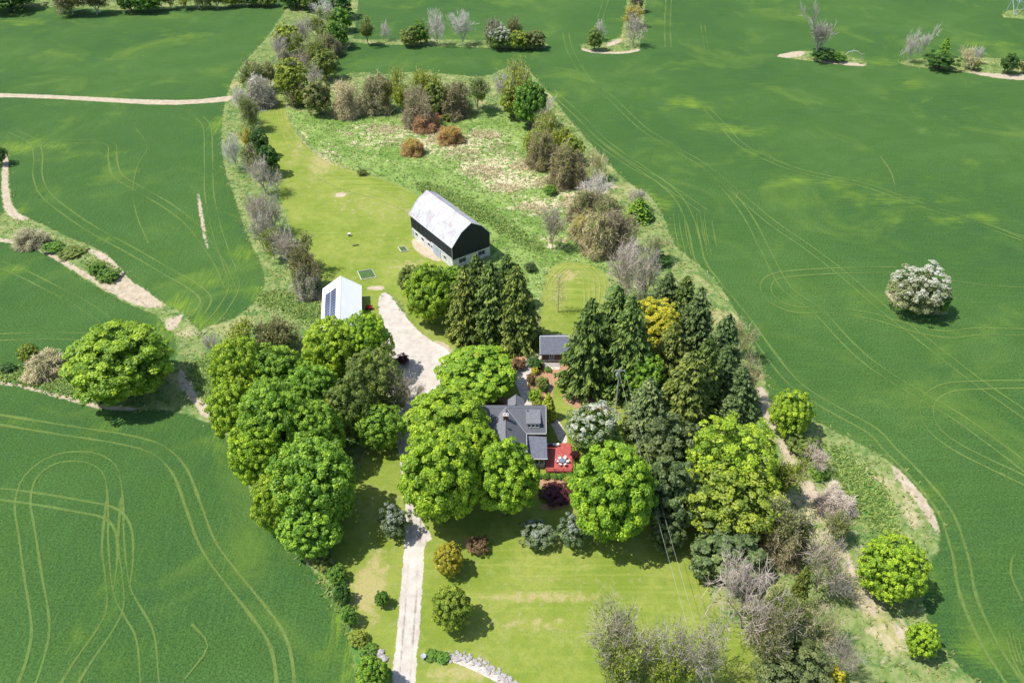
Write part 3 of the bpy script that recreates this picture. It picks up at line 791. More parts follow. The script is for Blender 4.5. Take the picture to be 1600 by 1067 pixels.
def skeleton(seed, form='vase', twigs=6, lean=0.0, thin=1.0):
    """bare tree of unit height and unit spread; returns trunk mesh, branch mesh, twig ends"""
    R = np.random.default_rng(seed)
    tubes, rib, ends = [], [], []
    tr = []

    def walk(p, d, L, r, lev, nseg):
        pts = [p.copy()]
        for s in range(nseg):
            d = d + R.normal(0, .10 + .05 * lev, 3)
            d[2] += .05 if form != 'spread' else -.01
            d = d / np.linalg.norm(d)
            p = p + d * L / nseg
            pts.append(p.copy())
        return pts, d

    def grow(p, d, L, r, lev):
        pts, dd = walk(p, d, L, r, lev, 4 if lev < 2 else (3 if lev < 3 else 2))
        (tubes if lev < 3 else rib).append((pts, r, lev))
        if lev >= 4:
            ends.append(pts[-1]); return
        n = [0, 6, 6, 6, twigs][min(lev + 1, 4)] if lev else 6
        for k in range(n):
            t = R.uniform(.3, 1.0) if lev else R.uniform(.0, 1.0)
            i = min(int(t * (len(pts) - 1)), len(pts) - 2); q = t * (len(pts) - 1) - i
            b = pts[i] * (1 - q) + pts[i + 1] * q
            az = R.uniform(0, 6.283)
            spread = {'vase': .55, 'spread': .95, 'upright': .38}[form] * (1.0 if lev else 1.1)
            perp = np.cross(dd, R.normal(size=3)); perp /= np.linalg.norm(perp)
            nd = dd * math.cos(spread) + perp * math.sin(spread) * R.uniform(.7, 1.25)
            nd[2] += .12
            grow(b, nd / np.linalg.norm(nd), L * R.uniform(.50, .74), r * .52, lev + 1)
    # trunk and main limbs
    tp, dd = walk(np.zeros(3), np.array([lean, 0, 1.0]), .22, .018, 0, 3)
    tr.append((tp, .020, 0))
    nl = {'vase': 6, 'spread': 7, 'upright': 5}[form]
    for k in range(nl):
        az = 6.283 * (k + R.uniform(-.3, .3)) / nl
        sp = {'vase': .52, 'spread': .85, 'upright': .28}[form] * R.uniform(.6, 1.2)
        nd = np.array([math.cos(az) * math.sin(sp), math.sin(az) * math.sin(sp), math.cos(sp)])
        b = tp[1] * (1 - k / nl) + tp[-1] * (k / nl)
        grow(b, nd, .44 * R.uniform(.8, 1.1), .0115, 1)
    if form == 'upright':
        grow(tp[-1], np.array([0, 0, 1.0]), .6, .014, 1)
    allp = np.array([e for e in ends])
    zmax = np.percentile(allp[:, 2], 99.5); rr = np.percentile(np.hypot(allp[:, 0], allp[:, 1]), 97)
    sc = np.array([.5 / rr, .5 / rr, 1 / zmax])

    def tube_mesh(lst, name, k=4):
        V, Fc, T = [], [], []
        for pts, r, lev in lst:
            base = len(V); pts = [p * sc for p in pts]
            for i, p in enumerate(pts):
                d = (pts[min(i + 1, len(pts) - 1)] - pts[max(i - 1, 0)]); d = d / (np.linalg.norm(d) + 1e-9)
                u = np.cross(d, [.3, .9, .2]); u /= np.linalg.norm(u); w = np.cross(d, u)
                q = r * thin * (1 - .55 * i / (len(pts) - 1))
                for j in range(k):
                    a = 6.283 * j / k
                    V.append(p + (u * math.cos(a) + w * math.sin(a)) * q); T.append(.35)
            for i in range(len(pts) - 1):
                for j in range(k):
                    j2 = (j + 1) % k
                    Fc.append((base + i * k + j, base + i * k + j2, base + (i + 1) * k + j2, base + (i + 1) * k + j))
        return V, Fc, T
    V, Fc, T = tube_mesh(tr, 'trunk', 7)
    trunk = np_mesh('trunk', V, Fc, M['twig'], tone=T, smooth=True)
    V, Fc, T = tube_mesh(tubes, 'b', 4)
    for pts, r, lev in rib:
        pts = [p * sc for p in pts]
        w0 = (.0046 if lev == 3 else .0030) * thin
        base = len(V); tn = R.uniform(.25, .9)
        side = R.normal(size=3)
        for i, p in enumerate(pts):
            d = pts[-1] - pts[0]; s_ = np.cross(d, side); s_ /= np.linalg.norm(s_) + 1e-9
            q = w0 * (1 - .55 * i / (len(pts) - 1))
            V.append(p - s_ * q); V.append(p + s_ * q); T += [tn, tn]
        for i in range(len(pts) - 1):
            Fc.append((base + 2 * i, base + 2 * i + 1, base + 2 * i + 3, base + 2 * i + 2))
    br = np_mesh('branches', V, Fc, M['twig'], tone=T)
    return trunk, br, allp * sc


def bud_crown(ends, seed, n=3200, ls=.017):
    R = np.random.default_rng(seed)
    pick = R.integers(0, len(ends), n)
    P = ends[pick] * R.uniform(.82, 1.0, (n, 1)) + R.normal(0, .02, (n, 3))
    P[:, 2] = np.maximum(P[:, 2], .05)
    nr = unit(R.normal(size=(n, 3)) + np.array([0, 0, .8]))
    v, f = leaf_quads(P, nr, ls * R.uniform(.6, 1.3, n))
    t = np.clip(R.normal(.5, .22, n), 0, 1)
    return np_mesh('leaves', v, f, M['leaf'], tone=np.repeat(t, 4))


def thicket(seed, n=9500, leafy=0):
    """unit dome of tangled vines and canes, z 0..1, radius .5"""
    R = np.random.default_rng(seed)
    off = R.uniform(0, 50, 3)
    d = unit(R.normal(size=(n, 3))); d[:, 2] = np.abs(d[:, 2])
    lum = np.array([mnoise.noise(Vector(x * 2.3 + off)) + .5 * mnoise.noise(Vector(x * 5.3 + off)) for x in d])
    r = (1 + .55 * lum) * np.where(R.random(n) < .75, R.uniform(.8, 1.0, n), R.uniform(.4, .8, n))
    P = d * r[:, None] * np.array([.5, .5, .95])
    P[:, 2] = np.maximum(P[:, 2], .01)
    V, T = [], []
    dirs = unit(R.normal(0, .85, (n, 3)) + np.array([0, 0, -.35]) + d * .5)
    L = R.uniform(.025, .10, n)[:, None]
    w = R.uniform(.0025, .0065, n)[:, None]
    sd_ = unit(np.cross(dirs, R.normal(size=(n, 3))))
    p1 = P + dirs * L; p2 = p1 + unit(dirs + R.normal(0, .5, (n, 3))) * L
    for q in (p1, p2): q[:, 2] = np.maximum(q[:, 2], 0.0)
    V = np.stack([P - sd_ * w, P + sd_ * w, p1 + sd_ * w, p1 - sd_ * w, p2 + sd_ * w * .5, p2 - sd_ * w * .5], 1)
    b = np.arange(n)[:, None] * 6
    F1 = b + np.array([0, 1, 2, 3]); F2 = b + np.array([3, 2, 4, 5])
    tone = np.clip(.5 + lum * .5 + R.normal(0, .22, n), 0, 1)
    me = np_mesh('stems', V.reshape(-1, 3), np.concatenate([F1, F2]), M['twig'], tone=np.repeat(tone, 6))
    lv = None
    if leafy:
        k = leafy
        dd = unit(R.normal(size=(k, 3)) + np.array([0, 0, .9])); dd[:, 2] = np.abs(dd[:, 2])
        lu = np.array([mnoise.noise(Vector(x * 2.3 + off)) + .5 * mnoise.noise(Vector(x * 5.3 + off)) for x in dd])
        PP = dd * ((1 + .55 * lu) * R.uniform(.82, 1.04, k))[:, None] * np.array([.5, .5, .95])
        v, f = leaf_quads(PP, unit(dd + R.normal(0, .5, (k, 3))), .017 * R.uniform(.6, 1.3, k))
        lv = np_mesh('leaves', v, f, M['leaf'], tone=np.repeat(np.clip(R.normal(.5, .25, k), 0, 1), 4))
    return me, lv


def trunk_mesh(seed, limbs=6):
    """unit-height trunk (z 0..1) of unit girth, forking inside the crown"""
    R = np.random.default_rng(seed)
    V, Fc = [], []

    def tube(pts, rs, k=8):
        base = len(V)
        for i, p in enumerate(pts):
            for j in range(k):
                a = 6.283 * j / k
                V.append((p[0] + math.cos(a) * rs[i], p[1] + math.sin(a) * rs[i], p[2]))
        for i in range(len(pts) - 1):
            for j in range(k):
                j2 = (j + 1) % k
                Fc.append((base + i * k + j, base + i * k + j2, base + (i + 1) * k + j2, base + (i + 1) * k + j))
    tube([(0, 0, 0), (0, 0, .06), (.01, 0, .3), (.0, .01, .6), (.01, 0, 1.0)], [.05, .034, .028, .02, .006])
    for i in range(limbs):
        a = 6.283 * i / limbs + R.uniform(-.3, .3); z = R.uniform(.28, .6)
        e = (math.cos(a) * R.uniform(.25, .36), math.sin(a) * R.uniform(.25, .36), z + R.uniform(.15, .35))
        tube([(0, 0, z), (e[0] * .5, e[1] * .5, (z + e[2]) / 2 + .03), e], [.016, .011, .003], 5)
    return np_mesh('trunk', V, Fc, M['bark'], smooth=True)


PROTO = {}
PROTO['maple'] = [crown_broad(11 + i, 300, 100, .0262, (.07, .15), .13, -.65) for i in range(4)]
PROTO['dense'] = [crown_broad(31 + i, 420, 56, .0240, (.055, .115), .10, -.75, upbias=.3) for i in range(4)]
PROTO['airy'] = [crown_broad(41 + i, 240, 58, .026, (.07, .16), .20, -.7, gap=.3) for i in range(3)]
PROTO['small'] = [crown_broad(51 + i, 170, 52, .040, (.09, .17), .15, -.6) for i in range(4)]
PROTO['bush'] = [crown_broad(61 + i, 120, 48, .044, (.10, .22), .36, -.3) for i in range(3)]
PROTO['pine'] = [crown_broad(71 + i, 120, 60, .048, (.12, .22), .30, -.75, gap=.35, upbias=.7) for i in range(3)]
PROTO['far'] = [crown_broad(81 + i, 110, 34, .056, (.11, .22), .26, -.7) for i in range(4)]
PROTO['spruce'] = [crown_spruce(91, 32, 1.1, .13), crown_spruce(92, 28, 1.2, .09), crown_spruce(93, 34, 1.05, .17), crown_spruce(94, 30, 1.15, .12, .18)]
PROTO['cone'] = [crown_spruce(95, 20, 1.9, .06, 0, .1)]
PROTO['trunk'] = [trunk_mesh(1), trunk_mesh(2), trunk_mesh(3, 4)]
PROTO['bare'] = [skeleton(101, 'vase'), skeleton(102, 'vase'), skeleton(103, 'spread'), skeleton(104, 'vase', 7), skeleton(105, 'upright'), skeleton(106, 'spread', 7),
                 skeleton(107, 'vase', 9, thin=.66), skeleton(108, 'spread', 9, thin=.66), skeleton(109, 'vase', 9, thin=.66)]


def pole_tree(seed):
    R = np.random.default_rng(seed)
    V, Fc, T = [], [], []

    def rib(p, q, w):
        b = len(V); sd_ = np.cross(q - p, R.normal(size=3)); sd_ /= np.linalg.norm(sd_) + 1e-9
        for a in (p - sd_ * w, p + sd_ * w, q + sd_ * w * .4, q - sd_ * w * .4): V.append(a); T.append(.5)
        Fc.append((b, b + 1, b + 2, b + 3))
    ends = []
    for k in range(64):
        z = .16 + .82 * k / 64; a = k * 2.4; L = .48 * (1 - z) ** .6 * R.uniform(.6, 1.05)
        p = np.array([0, 0, z]); q = np.array([math.cos(a) * L, math.sin(a) * L, z + L * .28])
        rib(p, q, .0055); ends.append(q)
        for j in range(9):
            t = R.uniform(.25, 1); b = p + (q - p) * t
            e = b + np.array([R.normal(0, .05), R.normal(0, .05), R.uniform(.0, .04)])
            rib(b, e, .0028); ends.append(e)
    br = np_mesh('branches', V, Fc, M['twig'], tone=T)
    VV, FF = [], []
    for i, (z, q) in enumerate(((0, .02), (.3, .015), (.65, .010), (1.0, .002))):
        for j in range(7): VV.append((math.cos(j * .8976) * q, math.sin(j * .8976) * q, z))
        if i:
            for j in range(7): FF.append(((i - 1) * 7 + j, (i - 1) * 7 + (j + 1) % 7, i * 7 + (j + 1) % 7, i * 7 + j))
    return np_mesh('trunk', VV, FF, M['twig'], tone=[.4] * len(VV), smooth=True), br, np.array(ends)


PROTO['bare'].append(pole_tree(5))
PROTO['bud'] = [bud_crown(PROTO['bare'][i][2], 200 + i, 5600, .020) for i in range(9)]
PROTO['budsp'] = [bud_crown(PROTO['bare'][i][2], 210 + i, 1500, .013) for i in range(9)]
PROTO['thicket'] = [thicket(301), thicket(302, leafy=8000), thicket(303, leafy=5500)]
for mm, key, mat in (('blossom', 'blossom', 'blossom'), ('lilac', 'lilac', 'lilac'), ('tip', 'tip', 'leaf_tip')):
    src = {'blossom': PROTO['airy'][:2], 'lilac': PROTO['bush'][:2], 'tip': PROTO['maple'][2:4]}[key]
    PROTO[key] = []
    for me in src:
        c = me.copy(); c.materials[0] = M[mat]; PROTO[key].append(c)

# ------------------------------------------------------------------ planting
COLOURS = {   # base leaf colours (linear)
    'maple': (.180, .290, .020), 'bright': (.228, .345, .023), 'dense': (.155, .275, .026), 'dark': (.052, .125, .020), 'olive': (.155, .205, .040), 'yg': (.21, .27, .030), 'yellow': (.50, .47, .035),
    'green': (.105, .215, .024), 'spruce': (.060, .098, .020), 'spruce_br': (.080, .106, .020), 'blue': (.066, .104, .032), 'pine': (.112, .158, .052), 'olivepine': (.100, .135, .045),
    'orange': (.42, .37, .035), 'bronze': (.20, .13, .055), 'burgundy': (.085, .018, .022), 'lilac': (.125, .175, .062), 'white': (.115, .20, .030), 'cream': (.26, .29, .12), 'brownolive': (.150, .165, .052), 'tan': (.30, .24, .13)}
TWIGS = {'grey': (.44, .395, .33), 'pale': (.56, .52, .45), 'brown': (.34, .275, .165), 'mauve': (.44, .385, .31), 'tan': (.50, .44, .26), 'dark': (.18, .14, .11), 'rust': (.42, .26, .13)}
for _k, _v in COLOURS.items():
    g_ = {'maple': 1.55, 'bright': 1.42, 'dense': 1.6, 'yg': 1.4, 'olive': 1.45, 'brownolive': 1.45, 'green': 1.4, 'spruce': 1.7, 'spruce_br': 1.75, 'blue': 1.55, 'pine': 1.5, 'olivepine': 1.6, 'dark': 1.4, 'lilac': 1.3}.get(_k, 1.2)
    COLOURS[_k] = tuple(c * g_ for c in _v)
VCOUNT = {}


def variant(key):
    VCOUNT[key] = VCOUNT.get(key, -1) + 1
    return PROTO[key][VCOUNT[key] % len(PROTO[key])]


def solve(box, lo=.62, clear=.12, hi=1.35):
    """a round crown whose outline fills the surveyed box: returns centre x, y, radius, half height, centre height"""
    x0, y0, x1, y1 = box
    cx, cy = (x0 + x1) / 2, (y0 + y1) / 2
    z = 3.0
    for _ in range(12):
        p = G(cx, cy, z); d = depth_of(p)
        a = PITCH + math.atan((cy - 533.5) / F_PX)
        ry = (x1 - x0) / 2 * d / F_PX; hh = (y1 - y0) / 2 * d / F_PX
        q = hh * hh - (ry * math.sin(a)) ** 2
        rz = math.sqrt(max(q, 0)) / math.cos(a)
        rz = min(max(rz, lo * ry), hi * ry)
        z = rz * (1 + clear)
    return p[0], p[1], ry, rz, z


def shade(c, amt=.12):
    k = 1 + rng.uniform(-amt, amt)
    return (c[0] * k * (1 + rng.uniform(-.06, .06)), c[1] * k, c[2] * k, 1)


NAMES = {'maple': ('maple_tree', 'tree'), 'bright': ('leafy_tree', 'tree'), 'dense': ('leafy_tree', 'tree'), 'airy': ('leafy_tree', 'tree'), 'small': ('young_tree', 'tree'), 'far': ('leafy_tree', 'tree'),
         'bush': ('shrub', 'shrub'), 'pine': ('pine_tree', 'tree'), 'blossom': ('flowering_tree', 'tree'), 'lilac': ('lilac_shrub', 'shrub'), 'tip': ('maple_tree', 'tree'),
         'spruce': ('spruce_tree', 'tree'), 'cone': ('dwarf_conifer', 'shrub'), 'bare': ('bare_tree', 'tree'), 'bud': ('budding_tree', 'tree'), 'budsp': ('budding_tree', 'tree'), 'thicket': ('vine_thicket', 'thicket')}


def plant(kind, box, col, label, group=None, lo=.62, clear=.12, twig='grey', form=None, name=None):
    nm, cat = NAMES[kind]
    if name: nm = name
    x0, y0, x1, y1 = box
    if kind in ('spruce', 'cone'):
        # foot of the cone: its near rim lies on row y1, its apex on row y0
        gx = (x0 + x1) / 2
        p = G(gx, y1); r = (x1 - x0) / 2 * depth_of(p) / F_PX * 1.14
        Y = p[1] + r * .95
        X = (gx - 800) / F_PX * depth_of((0, Y, 0))
        h = 2.0
        while row_of((X, Y, h)) > y0 and h < 40: h += .1
        o = empty(nm, (X, Y, 0), rng.uniform(0, 6.28))
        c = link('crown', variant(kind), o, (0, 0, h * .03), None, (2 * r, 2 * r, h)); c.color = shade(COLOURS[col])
        t = link('trunk', PROTO['trunk'][2], o, (0, 0, 0), None, (h * .35, h * .35, h * .9))
    elif kind in ('bare', 'bud', 'budsp'):
        X, Y, ry, rz, zc = solve(box, max(lo, .8), 0.02, 1.7)
        i = form if form is not None else int(rng.integers(0, 6))
        tr, br, _ = PROTO['bare'][i]
        o = empty(nm, (X, Y, 0), rng.uniform(0, 6.28))
        H = zc + rz
        if kind == 'bare' or True:
            t = link('trunk', tr, o, None, None, (2 * ry * 1.05, 2 * ry * 1.05, H)); t.color = shade(TWIGS[twig])
            b = link('branches', br, o, None, None, (2 * ry * 1.05, 2 * ry * 1.05, H)); b.color = t.color
        if kind != 'bare':
            l = link('leaves', PROTO[kind][i], o, None, None, (2 * ry * 1.05, 2 * ry * 1.05, H)); l.color = shade(COLOURS[col])
    elif kind == 'thicket':
        X, Y, ry, rz, zc = solve(box, .5, 0.0, 1.25)
        st, lv = PROTO['thicket'][form if form is not None else int(rng.integers(0, 3))]
        H = 2 * rz * .98
        o = empty(nm, (X, Y, 0), rng.uniform(0, 6.28))
        b = link('stems', st, o, None, None, (2 * ry, 2 * ry, H)); b.color = shade(TWIGS[twig])
        if lv is not None and (col or form != 0):
            col = col or 'olive'
            l = link('leaves', lv, o, None, None, (2 * ry, 2 * ry, H)); l.color = shade(COLOURS[col])
    else:
        X, Y, ry, rz, zc = solve(box, lo, clear)
        o = empty(nm, (X, Y, 0), rng.uniform(0, 6.28))
        k = 1.13
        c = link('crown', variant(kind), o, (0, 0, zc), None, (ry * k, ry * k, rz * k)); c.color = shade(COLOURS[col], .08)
        H = zc + .35 * rz
        t = link('trunk', PROTO['trunk'][int(rng.integers(0, 2))], o, (0, 0, 0), None, (ry * 1.8, ry * 1.8, H))
    tag(o, label, cat, group)
    return o


ORD = ['first', 'second', 'third', 'fourth', 'fifth', 'sixth', 'seventh', 'eighth', 'ninth', 'tenth', 'eleventh', 'twelfth', 'thirteenth', 'fourteenth']


def row(items, group, where, noun):
    """plants of a row, listed from its far end: those alike are told apart by their order"""
    cnt = {}
    for it in items: cnt[it[3]] = cnt.get(it[3], 0) + 1
    seen = {}
    for kind, box, col, desc, *kw in items:
        kw = kw[0] if kw else {}
        g_ = .09 * (box[2] - box[0]); v_ = .05 * (box[3] - box[1])
        box = (box[0] - g_, box[1] - v_, box[2] + g_, box[3] + v_)
        n = seen.get(desc, 0); seen[desc] = n + 1
        lab = f'{desc} {where}' if cnt[desc] == 1 else f'{ORD[n]} {desc} {where}, from {noun}'
        plant(kind, box, col, lab, group, **kw)


BARE = 'leafless grey tree'; BUD = 'olive budding tree'; VINE = 'brown vine-choked tree'; YG = 'yellow-green tree'; GRN = 'dark green leafy tree'
row([
    ('far', (505, -10, 545, 24), 'dark', GRN),
    ('bare', (488, 2, 528, 36), None, BARE, dict(twig='pale')),
    ('far', (515, 16, 545, 46), 'green', GRN),
    ('bare', (512, 16, 536, 42), None, BARE, dict(twig='mauve')),
    ('bud', (474, 18, 512, 56), 'olive', BUD),
    ('bare', (455, 30, 492, 72), None, BARE),
    ('bud', (500, 34, 532, 68), 'olive', BUD),
    ('far', (432, 42, 466, 82), 'yg', YG),
    ('far', (510, 36, 540, 72), 'green', GRN),
    ('bare', (422, 56, 452, 102), None, BARE),
    ('thicket', (500, 56, 528, 86), 'olive', VINE, dict(twig='brown')),
    ('bud', (460, 56, 494, 104), 'olive', BUD),
    ('thicket', (434, 82, 460, 112), None, 'reddish brown vine-choked tree', dict(twig='mauve')),
    ('bare', (462, 78, 492, 112), None, BARE, dict(twig='mauve')),
    ('bud', (480, 60, 512, 108), 'yg', BUD),
    ('far', (492, 80, 524, 120), 'olive', YG),
    ('bare', (476, 102, 508, 138), None, BARE, dict(twig='mauve')),
    ('bud', (405, 98, 434, 136), 'brownolive', BUD, dict(twig='tan')),
    ('far', (434, 98, 474, 148), 'yg', YG, dict(clear=.35)),
    ('bud', (378, 96, 416, 140), 'olive', BUD),
    ('bud', (446, 120, 478, 162), 'brownolive', BUD, dict(twig='brown')),
    ('far', (460, 136, 482, 163), 'yg', YG),
    ('far', (478, 130, 514, 175), 'brownolive', 'olive brown leafy tree'),
    ('thicket', (386, 124, 424, 164), None, VINE, dict(twig='mauve')),
    ('bare', (358, 134, 392, 190), None, BARE, dict(twig='pale')),
    ('bud', (372, 150, 402, 202), 'olive', BUD),
    ('bare', (350, 208, 380, 266), None, BARE, dict(twig='pale')),
    ('bud', (376, 196, 402, 236), 'orange', 'orange tinged budding tree'),
    ('far', (390, 204, 416, 244), 'dark', GRN),
    ('bud', (376, 226, 414, 276), 'brownolive', BUD, dict(twig='mauve')),
    ('far', (404, 226, 432, 276), 'dark', GRN),
    ('bare', (384, 244, 434, 304), None, BARE, dict(twig='mauve', form=2)),
    ('bare', (380, 302, 428, 364), None, BARE, dict(twig='mauve', form=5)),
    ('bare', (404, 308, 448, 366), None, BARE, dict(twig='mauve')),
    ('bare', (384, 336, 428, 392), None, BARE, dict(twig='mauve')),
    ('bud', (410, 352, 438, 410), 'yg', BUD, dict(twig='brown')),
    ('bare', (422, 356, 472, 420), None, BARE, dict(twig='mauve', form=3)),
    ('bud', (440, 360, 490, 420), 'brownolive', BUD, dict(twig='brown')),
    ('bud', (452, 388, 500, 450), 'brownolive', BUD, dict(twig='brown')),
    ('thicket', (462, 420, 494, 464), 'olive', VINE, dict(twig='mauve')),
], 'trees of the hedgerow beside the mown track', 'in the hedgerow beside the mown track', 'far end')
plant('bush', (474, 436, 502, 462), 'dark', 'dark green shrub by the corner of the white shed', lo=.5)
plant('bare', (318, 510, 346, 566), None, 'thin leafless tree at the field edge left of the dense grove', twig='pale')

# far field line
row([
    ('bud', (558, 24, 587, 67), 'olive', 'tall olive green tree'),
    ('bare', (594, 32, 610, 63), None, 'small leafless grey tree', dict(twig='pale')),
    ('far', (628, 46, 653, 70), 'olive', 'low round olive tree'),
    ('far', (645, 37, 668, 66), 'green', 'small bright green tree'),
    ('bare', (666, 17, 698, 67), None, 'tall leafless grey tree', dict(twig='pale')),
    ('bare', (702, 18, 741, 67), None, 'tall leafless grey tree', dict(twig='pale')),
    ('bud', (756, 32, 792, 70), 'brownolive', 'grey-green budding tree', dict(twig='pale')),
    ('blossom', (766, 46, 797, 74), 'white', 'white blossoming tree'),
    ('bud', (792, 27, 816, 60), 'brownolive', 'brown budding tree', dict(twig='tan')),
    ('far', (797, 50, 824, 75), 'yg', 'low yellow-green tree'),
    ('far', (820, 51, 849, 74), 'brownolive', 'low brownish round tree', dict(lo=.5)),
], 'trees of the strip across the far field', 'on the strip across the far field', 'left')
plant('bare', (925, 32, 948, 64), None, 'leafless grey tree on the left of the grass island in the far field', twig='pale')
plant('far', (918, 44, 941, 79), 'olive', 'narrow olive tree on the left of the grass island in the far field')
plant('bud', (978, -14, 1009, 18), 'brownolive', 'pale budding tree at the top of the strip running to the far island', twig='pale')
plant('bud', (969, 8, 1006, 42), 'orange', 'orange-olive budding tree on the strip running to the far island', twig='tan')
plant('bare', (972, 20, 1011, 71), None, 'leafless mauve-grey tree on the right of the grass island in the far field', twig='mauve')
plant('bare', (1254, 6, 1318, 92), None, 'big leafless grey tree on its own grass island in the far right field', twig='grey', form=4)
plant('bush', (1268, 76, 1304, 95), 'dark', 'low dark bush around the foot of the big leafless tree', lo=.4)
plant('bush', (1300, 84, 1322, 97), 'green', 'low green bush right of the big leafless tree', lo=.4)
plant('bare', (1411, 42, 1442, 101), None, 'leafless grey tree at the left end of the far right strip', twig='pale')
plant('bare', (1432, 28, 1461, 97), None, 'taller leafless grey tree beside the dark conifer on the right strip', twig='pale', form=4)
plant('spruce', (1458, 60, 1482, 100), 'green', 'green pointed conifer on the far right strip')
plant('bush', (1448, 82, 1492, 108), 'dark', 'dark round bush below the pointed conifer on the far right strip', lo=.5)
plant('bare', (1495, 70, 1530, 108), None, 'pinkish leafless shrub tree right of the pointed conifer', twig='tan')
plant('bare', (1520, 72, 1540, 100), None, 'thin pale leafless tree far along the right strip', twig='pale')
plant('bush', (1512, 92, 1532, 108), 'olive', 'low olive bush under the pinkish leafless tree', lo=.4)
plant('bush', (1566, 86, 1591, 114), 'dark', 'round dark olive bush near the right edge of the strip')
plant('bush', (1594, 94, 1612, 114), 'brownolive', 'brown-olive bush cut by the right edge of the photo')

# line of trees along the very top
row([
    ('far', (-20, -16, 42, 6), 'dark', 'wide dark tree', dict(lo=.5)),
    ('bud', (84, -12, 130, 13), 'brownolive', 'greyish budding tree', dict(twig='mauve')),
    ('bud', (122, -12, 168, 13), 'brownolive', 'greyish budding tree', dict(twig='mauve')),
    ('far', (184, -20, 216, 14), 'dark', 'dark green tree'),
    ('far', (210, -16, 246, 15), 'green', 'dark green tree'),
    ('bare', (240, -18, 258, 12), None, 'leafless grey tree'),
    ('bud', (250, -14, 276, 12), 'olive', 'olive tree'),
    ('bud', (272, -16, 302, 12), 'yg', 'olive tree', dict(twig='tan')),
    ('bud', (298, -16, 330, 12), 'olive', 'olive tree'),
    ('bud', (322, -18, 350, 12), 'brownolive', 'olive tree', dict(twig='tan')),
    ('far', (348, -14, 374, 8), 'yg', 'yellow-green tree'),
    ('far', (378, -14, 404, 7), 'dark', 'low dark bushy tree'),
    ('far', (404, -12, 428, 8), 'olive', 'low olive bushy tree'),
    ('far', (440, -20, 480, 8), 'dark', 'round dark tree'),
    ('far', (470, -20, 510, 12), 'olive', 'round olive tree'),
], 'trees of the line along the top edge', 'in the tree line at the top left edge', 'left')

# meadow border, top side
row([
    ('thicket', (522, 130, 557, 183), 'brownolive', VINE, dict(twig='tan')),
    ('thicket', (566, 116, 604, 178), 'brownolive', VINE, dict(twig='tan')),
    ('bud', (592, 122, 620, 172), 'brownolive', BUD, dict(twig='tan')),
    ('bud', (608, 112, 646, 184), 'yg', YG, dict(twig='brown')),
    ('bud', (646, 112, 688, 172), 'yg', YG, dict(twig='brown')),
    ('thicket', (634, 136, 672, 204), 'olive', VINE, dict(twig='brown')),
    ('far', (662, 132, 696, 176), 'olive', 'olive leafy tree'),
    ('thicket', (684, 132, 727, 178), 'brownolive', VINE, dict(twig='brown')),
    ('bud', (726, 121, 767, 172), 'olive', BUD, dict(twig='grey')),
    ('bare', (772, 107, 798, 168), None, BARE, dict(twig='pale')),
    ('bud', (788, 100, 836, 176), 'yg', YG, dict(twig='tan')),
    ('far', (786, 128, 822, 178), 'yg', 'round yellow-olive tree'),
    ('small', (807, 128, 851, 197), 'green', 'bright green round tree'),
    ('bare', (824, 150, 863, 204), None, BARE, dict(twig='pale', form=4)),
], 'trees bordering the top of the meadow', 'on the top border of the meadow', 'left')
plant('thicket', (642, 178, 684, 204), None, 'low brown bramble heap in the meadow under the brown trees', twig='rust', form=0)
plant('thicket', (684, 196, 722, 222), 'orange', 'low orange-brown bush in the meadow, right one of two', twig='rust', form=1)
plant('thicket', (629, 216, 661, 241), 'orange', 'low orange-brown bush in the meadow, left one of two', twig='rust', form=1)
plant('bush', (558, 264, 572, 274), 'olive', 'tiny olive bush on the meadow edge by the mown lawn', lo=.4)
plant('bush', (692, 176, 708, 188), 'yg', 'tiny yellow-green bush beside the brown bramble heap', lo=.4)
# meadow border, right side
row([
    ('bud', (836, 176, 876, 222), 'yg', YG, dict(twig='tan')),
    ('bud', (862, 198, 896, 242), 'yg', YG, dict(twig='tan')),
    ('far', (822, 206, 850, 240), 'yg', YG),
    ('thicket', (830, 208, 868, 258), 'olive', VINE, dict(twig='brown', form=1)),
    ('far', (878, 216, 908, 252), 'yg', YG),
    ('thicket', (864, 232, 908, 286), 'olive', VINE, dict(twig='brown', form=2)),
    ('budsp', (908, 234, 950, 282), 'yg', 'faint yellow-green budding tree', dict(twig='tan')),
    ('bare', (904, 274, 962, 318), None, BARE, dict(twig='pale', form=2)),
    ('thicket', (894, 302, 942, 346), 'olive', VINE, dict(twig='brown', form=2)),
    ('bud', (925, 300, 976, 352), 'brownolive', BUD, dict(twig='tan')),
    ('budsp', (980, 294, 1014, 330), 'olive', 'small grey budding tree', dict(twig='pale')),
    ('spruce', (979, 312, 1016, 352), 'green', 'small dark green conifer'),
    ('budsp', (844, 318, 884, 390), 'brownolive', 'grey-brown thin tree standing out in the meadow', dict(twig='mauve')),
    ('thicket', (895, 336, 932, 372), 'orange', 'low ochre bramble', dict(twig='tan', form=1)),
    ('thicket', (916, 332, 962, 396), 'olive', 'tan vine-draped tree', dict(twig='tan', form=1)),
    ('thicket', (942, 334, 986, 396), None, 'tall dark brown vine-choked tree', dict(twig='brown', form=0)),
    ('bare', (968, 374, 1004, 412), None, BARE, dict(twig='pale')),
    ('budsp', (1002, 366, 1046, 412), 'green', 'thin green budding tree', dict(twig='tan')),
    ('bare', (950, 388, 1004, 474), None, BARE, dict(twig='mauve', form=3)),
    ('bare', (984, 392, 1040, 474), None, BARE, dict(twig='mauve', form=5)),
], 'trees bordering the right of the meadow', 'on the right border of the meadow', 'top')
plant('bush', (851, 290, 870, 304), 'green', 'small green bush with a dark stem in the straw-coloured meadow', lo=.4)
plant('bare', (852, 408, 894, 508), None, 'slender upright tree barely in leaf on the lawn behind the cottage', twig='tan', form=9)
